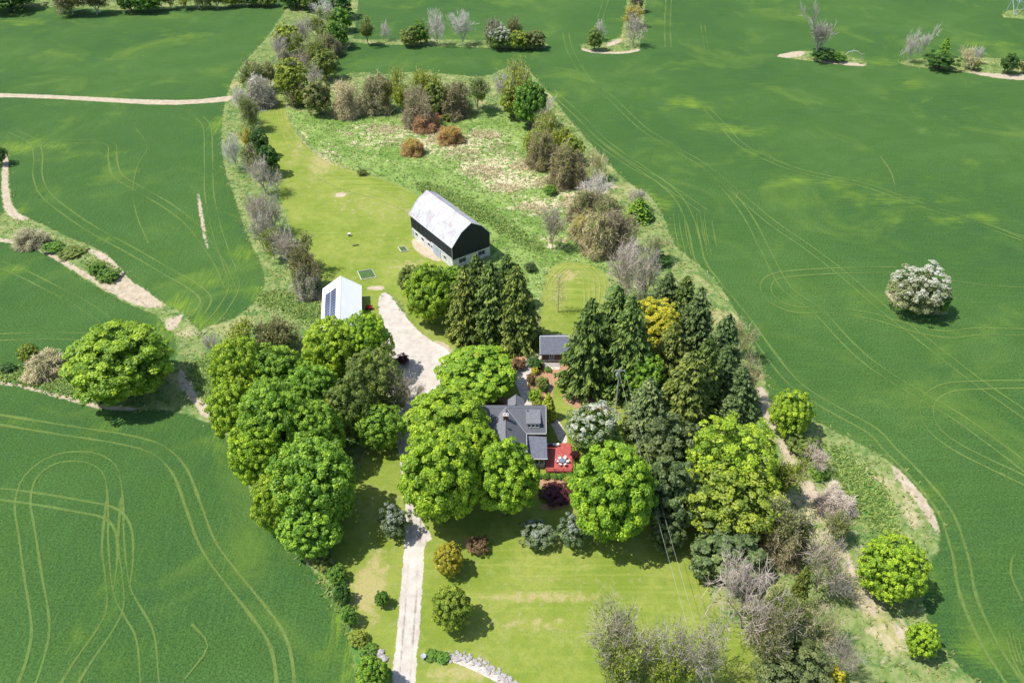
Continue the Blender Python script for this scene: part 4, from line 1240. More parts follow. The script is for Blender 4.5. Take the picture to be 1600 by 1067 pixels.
plant('bush', (1016, 398, 1048, 414), 'dark', 'dark low bush on the field edge above the spruces', lo=.4)
plant('bush', (820, 410, 838, 424), 'blue', 'dark green weed clump in the grass right of the spruces', lo=.4)
plant('bush', (958, 318, 972, 326), 'green', 'tiny green bush between the brambles', lo=.4)

# left fields
plant('maple', (108, 504, 258, 628), 'maple', 'big round tree standing alone on the strip between the left fields', lo=.75)
plant('small', (28, 536, 60, 568), 'yg', 'small yellow-green tree beside the brown shrub left of the big round tree')
plant('thicket', (42, 548, 98, 590), 'brownolive', 'broad brown-olive shrub left of the big round tree', form=1, twig='tan')
plant('bush', (0, 566, 22, 582), 'dark', 'low dark bush at the left edge on the grass strip', lo=.4)
plant('bush', (-14, 228, 9, 256), 'dark', 'dark bush cut by the left edge above the bare soil')
plant('thicket', (22, 356, 68, 386), None, 'low brown brush on the bare soil strip at left', form=0, twig='tan')
plant('bush', (66, 378, 96, 396), 'green', 'low green bush right of the brown brush on the soil strip', lo=.2, clear=0)
plant('bush', (92, 384, 128, 404), 'olive', 'low olive bush midway along the soil strip', lo=.2, clear=0)
plant('bush', (138, 410, 162, 428), 'green', 'dark green weed patch, upper one at the end of the soil strip', lo=.2, clear=0)
plant('bush', (154, 420, 184, 440), 'green', 'dark green weed patch, lower one at the end of the soil strip', lo=.2, clear=0)

# dense grove left of the drive
G1 = 'trees of the dense grove left of the drive'
plant('bud', (344, 486, 404, 556), 'yg', 'pale yellow-green tree at the upper left tip of the dense grove', G1, twig='tan')
plant('bud', (392, 490, 468, 560), 'brownolive', 'brownish olive tree at the top of the dense grove by the shed', G1, twig='brown')
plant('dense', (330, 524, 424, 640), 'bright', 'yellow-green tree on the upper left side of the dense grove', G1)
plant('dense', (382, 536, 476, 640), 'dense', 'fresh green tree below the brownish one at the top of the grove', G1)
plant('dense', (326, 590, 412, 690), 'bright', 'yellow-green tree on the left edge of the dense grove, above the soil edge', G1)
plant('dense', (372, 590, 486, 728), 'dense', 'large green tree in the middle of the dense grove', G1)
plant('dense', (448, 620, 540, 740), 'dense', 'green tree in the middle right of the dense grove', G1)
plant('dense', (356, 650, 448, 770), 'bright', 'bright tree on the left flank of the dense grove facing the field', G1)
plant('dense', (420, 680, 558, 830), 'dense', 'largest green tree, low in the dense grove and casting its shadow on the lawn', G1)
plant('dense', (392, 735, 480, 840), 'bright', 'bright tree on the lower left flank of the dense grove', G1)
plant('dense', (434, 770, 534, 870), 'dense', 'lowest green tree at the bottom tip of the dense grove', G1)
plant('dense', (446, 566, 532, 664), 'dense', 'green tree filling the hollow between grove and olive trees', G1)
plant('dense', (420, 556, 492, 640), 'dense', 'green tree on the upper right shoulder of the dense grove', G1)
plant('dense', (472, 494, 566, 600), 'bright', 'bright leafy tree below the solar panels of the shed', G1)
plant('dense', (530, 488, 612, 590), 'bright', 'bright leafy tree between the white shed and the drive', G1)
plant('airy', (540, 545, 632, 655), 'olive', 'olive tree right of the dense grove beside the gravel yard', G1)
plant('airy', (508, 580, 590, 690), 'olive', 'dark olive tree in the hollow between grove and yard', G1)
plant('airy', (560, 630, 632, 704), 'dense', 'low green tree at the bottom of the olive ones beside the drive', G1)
plant('bare', (596, 562, 664, 668), None, 'leafless mauve-grey tree leaning over the gravel yard', twig='mauve', form=8)
plant('bush', (620, 553, 639, 571), 'burgundy', 'dark purple-leaved tree behind the leafless one at the yard')
# trees round the house and yard
plant('maple', (622, 410, 662, 470), 'olive', 'small olive tree on the yard side of the maple below the barn')
plant('maple', (634, 400, 708, 518), 'maple', 'large maple between the barn and the gravel yard')
plant('maple', (686, 412, 728, 470), 'dense', 'green tree squeezed between the maple and the spruces below the barn')
GS = 'spruces below the barn'
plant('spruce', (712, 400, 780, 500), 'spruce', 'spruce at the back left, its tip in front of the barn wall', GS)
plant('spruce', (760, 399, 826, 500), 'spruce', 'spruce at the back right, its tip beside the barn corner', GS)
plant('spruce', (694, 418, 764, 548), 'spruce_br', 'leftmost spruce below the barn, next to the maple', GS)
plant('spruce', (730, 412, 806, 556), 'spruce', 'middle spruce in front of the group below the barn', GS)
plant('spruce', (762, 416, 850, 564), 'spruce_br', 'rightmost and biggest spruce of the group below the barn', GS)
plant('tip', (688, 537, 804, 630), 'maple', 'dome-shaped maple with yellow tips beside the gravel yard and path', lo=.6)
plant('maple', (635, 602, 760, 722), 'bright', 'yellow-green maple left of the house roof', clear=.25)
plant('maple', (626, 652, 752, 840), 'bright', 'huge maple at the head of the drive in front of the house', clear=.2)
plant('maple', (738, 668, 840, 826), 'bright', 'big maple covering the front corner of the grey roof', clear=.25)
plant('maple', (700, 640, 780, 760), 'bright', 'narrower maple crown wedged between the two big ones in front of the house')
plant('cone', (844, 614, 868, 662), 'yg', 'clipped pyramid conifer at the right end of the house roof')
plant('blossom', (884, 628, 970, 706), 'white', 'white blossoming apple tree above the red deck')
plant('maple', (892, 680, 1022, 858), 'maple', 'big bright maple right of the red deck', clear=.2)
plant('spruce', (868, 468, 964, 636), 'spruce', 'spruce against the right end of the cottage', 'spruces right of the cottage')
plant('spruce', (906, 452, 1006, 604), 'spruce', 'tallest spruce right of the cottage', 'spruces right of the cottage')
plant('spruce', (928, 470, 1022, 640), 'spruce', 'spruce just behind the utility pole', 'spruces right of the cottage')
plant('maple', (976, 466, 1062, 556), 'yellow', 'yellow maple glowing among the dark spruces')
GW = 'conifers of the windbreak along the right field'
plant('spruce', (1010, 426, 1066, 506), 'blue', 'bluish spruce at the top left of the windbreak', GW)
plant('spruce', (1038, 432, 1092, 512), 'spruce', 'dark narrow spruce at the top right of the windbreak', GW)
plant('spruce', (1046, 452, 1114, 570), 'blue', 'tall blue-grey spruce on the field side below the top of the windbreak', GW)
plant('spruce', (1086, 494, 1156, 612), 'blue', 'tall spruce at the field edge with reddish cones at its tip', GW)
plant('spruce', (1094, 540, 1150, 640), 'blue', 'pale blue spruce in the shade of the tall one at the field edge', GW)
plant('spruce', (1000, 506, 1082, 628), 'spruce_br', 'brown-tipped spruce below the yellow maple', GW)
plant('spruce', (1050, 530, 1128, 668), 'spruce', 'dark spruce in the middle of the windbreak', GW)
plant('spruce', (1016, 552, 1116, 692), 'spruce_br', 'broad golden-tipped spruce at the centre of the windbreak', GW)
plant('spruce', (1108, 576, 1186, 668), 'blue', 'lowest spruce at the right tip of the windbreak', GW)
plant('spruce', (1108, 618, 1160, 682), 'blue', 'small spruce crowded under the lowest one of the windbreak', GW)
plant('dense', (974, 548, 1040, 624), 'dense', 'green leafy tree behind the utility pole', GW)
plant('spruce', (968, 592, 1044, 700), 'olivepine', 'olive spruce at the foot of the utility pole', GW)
plant('budsp', (1132, 498, 1186, 566), 'yg', 'wispy yellow-green tree beside the windbreak, upper one', twig='tan')
plant('budsp', (1140, 552, 1196, 634), 'yg', 'wispy yellow-green tree beside the windbreak, lower one', twig='tan')
plant('pine', (1002, 648, 1086, 752), 'olivepine', 'soft olive pine right of the blossoming apple tree')
plant('pine', (996, 715, 1086, 830), 'pine', 'grey-green pine between the bright maple and the wide round tree')
plant('pine', (1020, 800, 1068, 868), 'pine', 'low pine branch mass crossed by the power lines')
plant('airy', (1074, 652, 1212, 790), 'bright', 'wide yellow-green tree below the windbreak')
plant('airy', (1070, 715, 1218, 850), 'yg', 'wide olive tree below the yellow-green one')
plant('bud', (1192, 690, 1258, 800), 'yg', 'yellow-olive tree at the right edge of the woodland belt', twig='tan')
plant('pine', (1086, 822, 1192, 908), 'pine', 'bluish green pine above the silver dead tree', clear=.3)
plant('bud', (1192, 778, 1268, 876), 'brownolive', 'grey-brown budding tree below the yellow-olive one', twig='mauve', form=8)
plant('thicket', (1196, 800, 1262, 880), 'brownolive', 'brown tangle under the grey-brown budding tree', twig='brown', form=2)
plant('bare', (1098, 858, 1246, 1010), None, 'wide silver-grey dead tree with splayed limbs', twig='grey', form=7)
plant('spruce', (1222, 884, 1258, 966), 'spruce_br', 'narrow reddish spruce right of the silver dead tree')
plant('budsp', (1250, 826, 1332, 940), 'olive', 'grey leafless-looking tree between the woodland and the bright round tree', twig='mauve', form=6)
plant('bud', (1190, 905, 1262, 1010), 'olive', 'olive budding tree below the narrow reddish spruce', twig='tan', form=6)
plant('budsp', (1240, 930, 1318, 1020), 'olive', 'pale olive budding tree near the lower right corner of the belt', twig='tan', form=7)
plant('bud', (1170, 950, 1250, 1060), 'brownolive', 'tangled olive tree just below the silver dead tree', twig='mauve', form=8)
plant('airy', (1180, 1006, 1300, 1096), 'olivepine', 'dark olive tree cut by the bottom edge right of the lawn')
plant('bare', (1286, 970, 1352, 1086), None, 'leafless grey tree at the bottom right of the belt', twig='mauve', form=8)
plant('bush', (1288, 1040, 1320, 1072), 'yellow', 'yellow-green bush at the bottom edge beside the leafless tree')
plant('budsp', (912, 904, 1022, 1096), 'olive', 'left leafless tree at the bottom of the lawn', twig='mauve', form=6)
plant('budsp', (984, 930, 1092, 1110), 'yg', 'middle leafless tree at the bottom of the lawn', twig='mauve', form=7)
plant('budsp', (1052, 948, 1150, 1110), 'olive', 'right leafless tree at the bottom of the lawn under the wires', twig='mauve', form=8)
plant('bud', (930, 990, 1010, 1110), 'yg', 'small yellow-green tree below the left leafless tree', twig='tan')
plant('bud', (1010, 1010, 1080, 1110), 'yg', 'small yellow-green tree below the middle leafless tree', twig='tan')
plant('small', (1205, 610, 1266, 682), 'bright', 'bright green tree on the strip right of the windbreak')
plant('bush', (1232, 680, 1276, 713), 'olive', 'olive bush just below the bright green tree by the windbreak')
plant('dense', (1344, 835, 1446, 940), 'bright', 'large bright round tree on the right grass strip', lo=.8)
plant('small', (1418, 970, 1466, 1030), 'bright', 'smaller bright round tree near the lower right corner')
plant('blossom', (1394, 414, 1480, 492), 'cream', 'cream blossoming tree alone in the right field', lo=.8)
plant('small', (1450, 446, 1484, 493), 'green', 'dark green tree on the right side of the cream blossoming one')
row([
    ('thicket', (1284, 762, 1330, 804), None, 'low brown brush', dict(twig='mauve', form=0)),
    ('bare', (1252, 700, 1300, 738), None, 'thin leafless shrub', dict(twig='mauve')),
    ('bud', (1290, 800, 1330, 850), 'olive', 'pale budding shrub', dict(twig='mauve')),
    ('bush', (1268, 730, 1292, 748), 'green', 'low green bush', dict(lo=.35)),
    ('bare', (1280, 880, 1330, 940), None, 'leafless shrub', dict(twig='mauve')),
], 'shrubs on the rough strip beside the right field', 'on the rough strip beside the right field', 'top')
# lawn planting
plant('small', (678, 848, 723, 898), 'orange', 'small golden-orange tree right of the drive')
plant('small', (676, 908, 736, 992), 'yg', 'young green tree with yellowish top right of the drive', lo=.8)
plant('small', (586, 920, 608, 950), 'green', 'sapling on the grass left of the drive')
plant('lilac', (592, 792, 637, 840), 'lilac', 'grey-green lilac bush left of the drive')
plant('lilac', (815, 814, 866, 858), 'lilac', 'lilac bush below the big maples on the front lawn, left of two')
plant('lilac', (872, 808, 916, 856), 'lilac', 'lilac bush against the bright maple on the front lawn, right of two')
plant('bush', (846, 756, 891, 784), 'burgundy', 'low dark red maple mound in the bed below the deck', lo=.3, clear=0)
plant('bush', (730, 838, 762, 866), 'bronze', 'rusty orange shrub in the shade below the huge maple', lo=.5)
plant('small', (556, 1026, 606, 1082), 'dense', 'green tree at the bottom edge left of the drive')

for _k, (bx_, c_, lb_) in enumerate((((488, 862, 520, 890), 'olive', 'topmost of the low shrubs along the field edge left of the lawn'), ((512, 884, 540, 912), 'green', 'second low shrub down the field edge left of the lawn, beside pale soil'),
        ((522, 912, 548, 944), 'dark', 'dark low shrub midway down the field edge left of the lawn'), ((534, 948, 560, 978), 'green', 'green low shrub below the dark one on the field edge'),
        ((546, 984, 574, 1010), 'yg', 'yellow-green low shrub near the bottom of the field edge'), ((560, 1004, 588, 1028), 'green', 'green low shrub beside the boulders left of the drive'),
        ((596, 1044, 612, 1060), 'green', 'small green shrub between the boulders and the drive'), ((664, 1016, 684, 1030), 'green', 'small green shrub behind the bird bath'), ((682, 1020, 702, 1034), 'green', 'small green shrub right of the bird bath'))):
    plant('bush', bx_, c_, lb_, 'shrubs at the lower lawn edges', lo=.4, clear=0)

# ------------------------------------------------------------------ building materials
M['black_siding'] = surf('black_siding', (.008, .012, .026), .55, (.015, .019, .036), 1.2, .2, .4, sc=(6, 6, .3))
M['whitewash'] = surf('whitewashed_concrete', (.70, .69, .67), .9, (.56, .55, .53), .8, .2)
M['barn_door'] = surf('barn_door_paint', (.42, .47, .54), .7, (.34, .39, .46), 2)
M['win_dark'] = surf('window_glass', (.035, .045, .055), .12, (.06, .075, .09), 3, 0, .6)
M['trim'] = surf('white_trim', (.74, .74, .73), .6, (.66, .66, .65), 2)
M['trim_grey'] = surf('grey_trim', (.40, .42, .44), .6)
M['white_roof'] = surf('white_roof_metal', (.84, .85, .86), .5, (.80, .81, .82), .6, .15, .4, sc=(1, .4, 1))
M['shingle'] = surf('grey_shingles', (.150, .155, .175), .9, (.112, .118, .135), 2.2, .5, sc=(1, 2.4, 1))
M['shingle_light'] = surf('lighter_and_sunlit_shingles', (.20, .205, .222), .9, (.16, .165, .18), 2.2, .4)  # pale caps and small roofs, plus sunlight painted on the wing's left slope
M['shingle_blue'] = surf('blue_grey_shingles', (.155, .165, .205), .9, (.118, .125, .155), 2.2, .4)
M['brick'] = surf('red_brick', (.34, .13, .10), .9, (.22, .085, .07), 5, .4)
M['shake'] = surf('brown_shake', (.17, .10, .075), .9, (.10, .062, .05), 3, .5, sc=(1, 1, 5))
M['stone'] = surf('pale_stone', (.55, .50, .45), .9, (.36, .33, .30), 2.5, .6)
M['fieldstone'] = surf('fieldstone', (.48, .44, .41), .95, (.28, .26, .25), 1.6, .8, bdist=.06)
M['deck_red'] = surf('red_deck_stain', (.50, .115, .095), .7, (.38, .085, .075), 1.4, .15, .3)
M['solar'] = surf('solar_cells', (.030, .042, .10), .22, (.045, .060, .13), 1.5, 0, .6)
M['alu'] = surf('aluminium', (.62, .63, .65), .4, None, 2, 0, .5, .3)
M['steel'] = surf('galvanised_steel', (.42, .50, .56), .5, None, 2, 0, .5, .4)
M['wood_grey'] = surf('weathered_wood', (.46, .44, .42), .9, (.33, .31, .30), 3, .4, sc=(1, 1, .3))
M['timber_pale'] = surf('pale_timber', (.66, .60, .46), .8, (.54, .48, .36), 3)
M['cart_red'] = surf('red_paint', (.35, .03, .025), .5)
M['rubber'] = surf('black_rubber', (.02, .02, .02), .8)
M['plastic_white'] = surf('white_plastic', (.78, .78, .76), .5)
M['glass_table'] = surf('tinted_table_glass', (.16, .20, .27), .1, (.2, .25, .33), 2, 0, .7)
M['grill'] = surf('grill_enamel', (.10, .105, .11), .4, None, 2, 0, .5, .4)
M['wire'] = surf('cable', (.42, .42, .38), .6)
M['dead_wood'] = surf('dead_wood', (.55, .52, .48), .9)


def rusty_roof():
    m, nt, b = new_mat('weathered_white_roof')
    tc = N(nt, 'ShaderNodeTexCoord').outputs['Object']
    n1 = noise_tex(nt, stretch(nt, tc, (.7, 3.4, .7)), 1.0, 5, .7, .3)
    n2 = noise_tex(nt, tc, .35, 3, .5)
    k = ramp01(nt, mth(nt, 'ADD', n1, mth(nt, 'MULTIPLY', n2, .35)), .69, .79)
    c = mix(nt, ramp01(nt, n2, .35, .7), (.50, .51, .53), (.43, .43, .45))
    c = mix(nt, mth(nt, 'MULTIPLY', k, .75), c, (.36, .25, .23))
    rib = N(nt, 'ShaderNodeTexWave'); rib.bands_direction = 'Y'; rib.inputs['Scale'].default_value = 1.1; rib.inputs['Distortion'].default_value = 0
    nt.links.new(tc, rib.inputs[0])
    bn = N(nt, 'ShaderNodeBump'); bn.inputs['Strength'].default_value = .25; bn.inputs['Distance'].default_value = .05
    nt.links.new(rib.outputs[1], bn.inputs['Height']); nt.links.new(bn.outputs[0], b.inputs['Normal'])
    nt.links.new(c, b.inputs['Base Color']); b.inputs['Roughness'].default_value = .55
    return m


M['rusty_roof'] = rusty_roof()


def window(parent, name, face, c, w, h, mull=(1, 1), glass='win_dark', frame='trim', dep=.06):
    """window in a wall; face is 'x-', 'x+', 'y-' (the way it looks); c = centre on the wall's outer face"""
    cx, cy, cz = c
    t = .09

    def bx(mb, a0, a1, z0, z1, d0, d1):
        if face == 'y-': mb.box(cx + a0, cx + a1, cy - d1, cy - d0, cz + z0, cz + z1)
        elif face == 'x-': mb.box(cx - d1, cx - d0, cy + a0, cy + a1, cz + z0, cz + z1)
        else: mb.box(cx + d0, cx + d1, cy + a0, cy + a1, cz + z0, cz + z1)
    m = MB()
    bx(m, -w / 2, w / 2, h / 2 - t, h / 2, -.01, dep); bx(m, -w / 2, w / 2, -h / 2, -h / 2 + t, -.01, dep + .03)
    bx(m, -w / 2, -w / 2 + t, -h / 2 + t, h / 2 - t, -.01, dep); bx(m, w / 2 - t, w / 2, -h / 2 + t, h / 2 - t, -.01, dep)
    for i in range(1, mull[0]):
        a = -w / 2 + w * i / mull[0]; bx(m, a - .03, a + .03, -h / 2 + t, h / 2 - t, -.01, dep - .01)
    for i in range(1, mull[1]):
        a = -h / 2 + h * i / mull[1]; bx(m, -w / 2 + t, w / 2 - t, a - .025, a + .025, -.01, dep - .015)
    f = m.build(name, M[frame], parent)
    g = MB(); bx(g, -w / 2 + t, w / 2 - t, -h / 2 + t, h / 2 - t, .0, .02)
    g.build('pane', M[glass], f)
    return f


# ------------------------------------------------------------------ barn
def build_barn():
    A = Vector(G(708.5, 421)); C = Vector(G(645, 369))
    v = (C - A).normalized()
    rz = math.atan2(v.y, v.x) - math.pi / 2
    t = empty('barn', A, rz)
    tag(t, 'black bank barn with a rust-streaked white gambrel roof on a whitewashed base', 'barn')
    W, L, HC, HE = 12.0, 22.0, 3.0, 7.25
    bx, bz, rx_, rzz = 2.7, 10.6, 6.0, 12.5
    b = MB()
    b.box(0, W, 0, .3, 0, HC).box(0, W, L - .3, L, 0, HC).box(0, .3, .3, L - .3, 0, HC).box(W - .3, W, .3, L - .3, 0, HC)
    b.build('base_wall', M['whitewash'], t)
    e = .08
    for y0, y1 in ((-e, .15), (L - .15, L + e)):
        m = MB()
        pts = [(-e, HC), (W + e, HC), (W + e, HE), (W - bx, bz - .05), (rx_, rzz - .05), (bx, bz - .05), (-e, HE)]
        front = [(x, y0, z) for x, z in pts]; back = [(x, y1, z) for x, z in pts]
        n = len(pts)
        m.poly(front); m.poly(back[::-1])
        for i in range(n):
            j = (i + 1) % n
            m.poly([front[j], front[i], back[i], back[j]])
        m.build('gable_siding', M['black_siding'], t)
    for x0, x1 in ((-e, .12), (W - .12, W + e)):
        for k in range(2):       # the long wall is clad in two runs with a joint between
            y0, y1 = (.16, L * .62) if k == 0 else (L * .62 + .05, L - .16)
            d = .03 * k * (1 if x0 < 0 else 0)
            MB().box(x0 + d, x1, y0, y1, HC + .002, HE + .05).build('wall_siding', M['black_siding'], t)
    # battens that break up the cladding
    for i in range(40):
        y = .4 + i * (L - .8) / 39
        if i % 4 == 0: MB().box(-e - .035, -e + .002, y - .05, y + .05, HC + .02, HE - .05).build('batten', M['black_siding'], t)
    for i in range(9):
        x = .7 + i * (W - 1.4) / 8
        MB().box(x - .05, x + .05, -e - .035, -e + .002, HC + .02, HE + .2).build('batten', M['black_siding'], t)
    o, th_ = .45, .12
    prof = [(-.5, HE - .38), (bx, bz), (rx_, rzz), (W - bx, bz), (W + .5, HE - .38)]
    for i in range(4):
        (xa, za), (xb, zb) = prof[i], prof[i + 1]
        m = MB().slab([(xa, -o, za + th_), (xb, -o, zb + th_), (xb, L + o, zb + th_), (xa, L + o, za + th_)], th_)
        m.build('roof', M['rusty_roof'], t)
    for i in range(4):
        (xa, za), (xb, zb) = prof[i], prof[i + 1]
        m = MB()
        for k in range(25):
            y = -.3 + k * .93
            m.slab([(xa, y, za + th_ + .05), (xb, y, zb + th_ + .05), (xb, y + .06, zb + th_ + .05), (xa, y + .06, za + th_ + .05)], .05)
        m.build('roof_seams', M['rusty_roof'], t)
    m = MB().slab([(rx_ - .28, -o - .02, rzz + .02), (rx_, -o - .02, rzz + .2), (rx_, L + o + .02, rzz + .2), (rx_ - .28, L + o + .02, rzz + .02)], .04)
    m.slab([(rx_, -o - .02, rzz + .2), (rx_ + .28, -o - .02, rzz + .02), (rx_ + .28, L + o + .02, rzz + .02), (rx_, L + o + .02, rzz + .2)], .04)
    m.build('ridge_cap', M['rusty_roof'], t)
    for yy in (-o - .05, L + o + .01):
        m = MB()
        for i in range(4):
            (xa, za), (xb, zb) = prof[i], prof[i + 1]
            m.slab([(xa, yy, za + .06), (xa, yy, za + .24), (xb, yy, zb + .24), (xb, yy, zb + .06)] if yy > 0 else [(xa, yy, za + .06), (xb, yy, zb + .06), (xb, yy, zb + .24), (xa, yy, za + .24)], .04)
        m.build('barge_board', M['trim'], t)
    for y in (19.4, 16.0, 12.6, 11.1, 4.2): window(t, 'window', 'x-', (0, y, 1.75), 1.5 if y not in (11.1,) else .9, 1.15, (1, 1))
    window(t, 'window', 'y-', (3.0, 0, 1.9), 2.3, 1.35, (2, 1), frame='trim_grey'); window(t, 'window', 'y-', (9.3, 0, 1.9), 2.3, 1.35, (2, 1), frame='trim_grey')
    d = MB().box(-.09, -.01, 6.4, 8.3, .05, 2.85).build('door', M['barn_door'], t)
    MB().box(-.14, -.09, 6.6, 6.7, 1.2, 1.5).build('handle', M['steel'], d)
    d = MB().box(-.09, -.01, 8.4, 10.3, .05, 2.85).build('door', M['barn_door'], t)
    MB().box(-.14, -.09, 10.0, 10.1, 1.2, 1.5).build('handle', M['steel'], d)
    d = MB().box(-.07, -.01, 20.9, 21.8, .05, 2.3).build('door', M['barn_door'], t)
    d['label'] = 'small far corner door'
    MB().box(-.2, -.09, .3, 11.2, 3.15, 3.3).build('door_track', M['trim'], t)
    MB().tube((-.12, .06, .0), (-.12, .06, 6.8), .06, 8).build('downspout', M['trim'], t)
    MB().tube((W + .1, .02, .0), (W + .1, .02, 6.8), .06, 8).build('downspout', M['trim'], t)
    return t


build_barn()


# ------------------------------------------------------------------ white shed with solar panels
def build_shed():
    O = Vector((-48.4, 171.2, 0)); rz = -math.atan2(-2.6, 16.9)
    t = empty('drive_shed', O, rz)
    tag(t, 'white metal shed with two columns of solar panels on its left roof slope', 'shed')
    W, L, HE, HR = 9.6, 19.5, 3.4, 6.7       # local y runs towards the camera as -y
    w = MB().box(.2, W - .2, -.3, -.15, 0, HE).box(.2, W - .2, -L + .15, -L + .3, 0, HE).box(.2, .35, -L + .3, -.3, 0, HE).box(W - .35, W - .2, -L + .3, -.3, 0, HE)
    for y0, y1 in ((-.3, -.16), (-L + .16, -L + .3)):
        a = [(.2, HE + .001), (W - .2, HE + .001), (W / 2, HR - .1)]
        w.poly([(x, y0, z) for x, z in a]); w.poly([(x, y1, z) for x, z in a[::-1]])
    w.build('wall', M['trim'], t)
    th_ = .1
    for s in (0, 1):
        if s == 0: q = [(0, -L, HE), (W / 2, -L, HR), (W / 2, 0, HR), (0, 0, HE)]
        else: q = [(W / 2, -L, HR), (W, -L, HE), (W, 0, HE), (W / 2, 0, HR)]
        MB().slab([(x, y, z + th_) for x, y, z in q], th_).build('roof', M['white_roof'], t)
    MB().slab([(W / 2 - .2, -L, HR + .02), (W / 2, -L, HR + .15), (W / 2, 0, HR + .15), (W / 2 - .2, 0, HR + .02)], .02).slab([(W / 2, -L, HR + .15), (W / 2 + .2, -L, HR + .02), (W / 2 + .2, 0, HR + .02), (W / 2, 0, HR + .15)], .02).build('ridge_cap', M['white_roof'], t)
    MB().box(-.12, 0, -L, 0, HE - .05, HE + .08).build('gutter', M['trim'], t); MB().box(W, W + .12, -L, 0, HE - .05, HE + .08).build('gutter', M['trim'], t)
    # solar panels lie along the slope
    ux = Vector((W / 2, 0, HR - HE)).normalized(); nn = Vector((-ux.z, 0, ux.x))
    base = Vector((0, 0, HE + th_)) + nn * .10
    pm = fm = None
    for col in (0, 1):
        for k in range(12):
            u0 = 1.05 + col * 1.86; y1 = -4.2 - k * 1.13; 
            P0 = base + ux * u0 + Vector((0, y1, 0))
            o = link('solar_panel', None) if False else None
            if pm is None:
                m = MB()
                fr = [(0, 0), (1.70, 0), (1.70, -1.05), (0, -1.05)]
                def q(a0, a1, b0, b1, z0, z1):
                    n = len(m.v)
                    for zz in (z0, z1):
                        for a, b in ((a0, b0), (a1, b0), (a1, b1), (a0, b1)):
                            m.v.append(tuple(ux * a + Vector((0, b, 0)) + nn * zz))
                    for f in ((3, 2, 1, 0), (4, 5, 6, 7), (0, 1, 5, 4), (1, 2, 6, 5), (2, 3, 7, 6), (3, 0, 4, 7)): m.f.append(tuple(n + i for i in f))
                q(0, 1.70, -.06, 0, 0, .05); q(0, 1.70, -1.05, -.99, 0, .05); q(0, .05, -.99, -.06, 0, .05); q(1.65, 1.70, -.99, -.06, 0, .05)
                f0 = m.build('solar_panel', M['alu'], t); fm = f0.data
                m2 = MB(); m = m2
                q(.05, 1.65, -.99, -.06, .01, .04)
                g0 = m2.build('cell_sheet', M['solar'], f0); pm = g0.data
                f0.location = P0
            else:
                f0 = link('solar_panel', fm, t, P0); link('cell_sheet', pm, f0)
    return t


build_shed()

# ------------------------------------------------------------------ house
def gable_wall(m, x, y0, y1, z0, yr, zr, t_):
    a = [(x, y0, z0), (x, y1, z0), (x, yr, zr)]; b = [(x + t_, y, z) for _, y, z in a]
    m.poly(a[::-1]); m.poly(b)
    for i in range(3):
        j = (i + 1) % 3
        m.poly([a[i], a[j], b[j], b[i]])


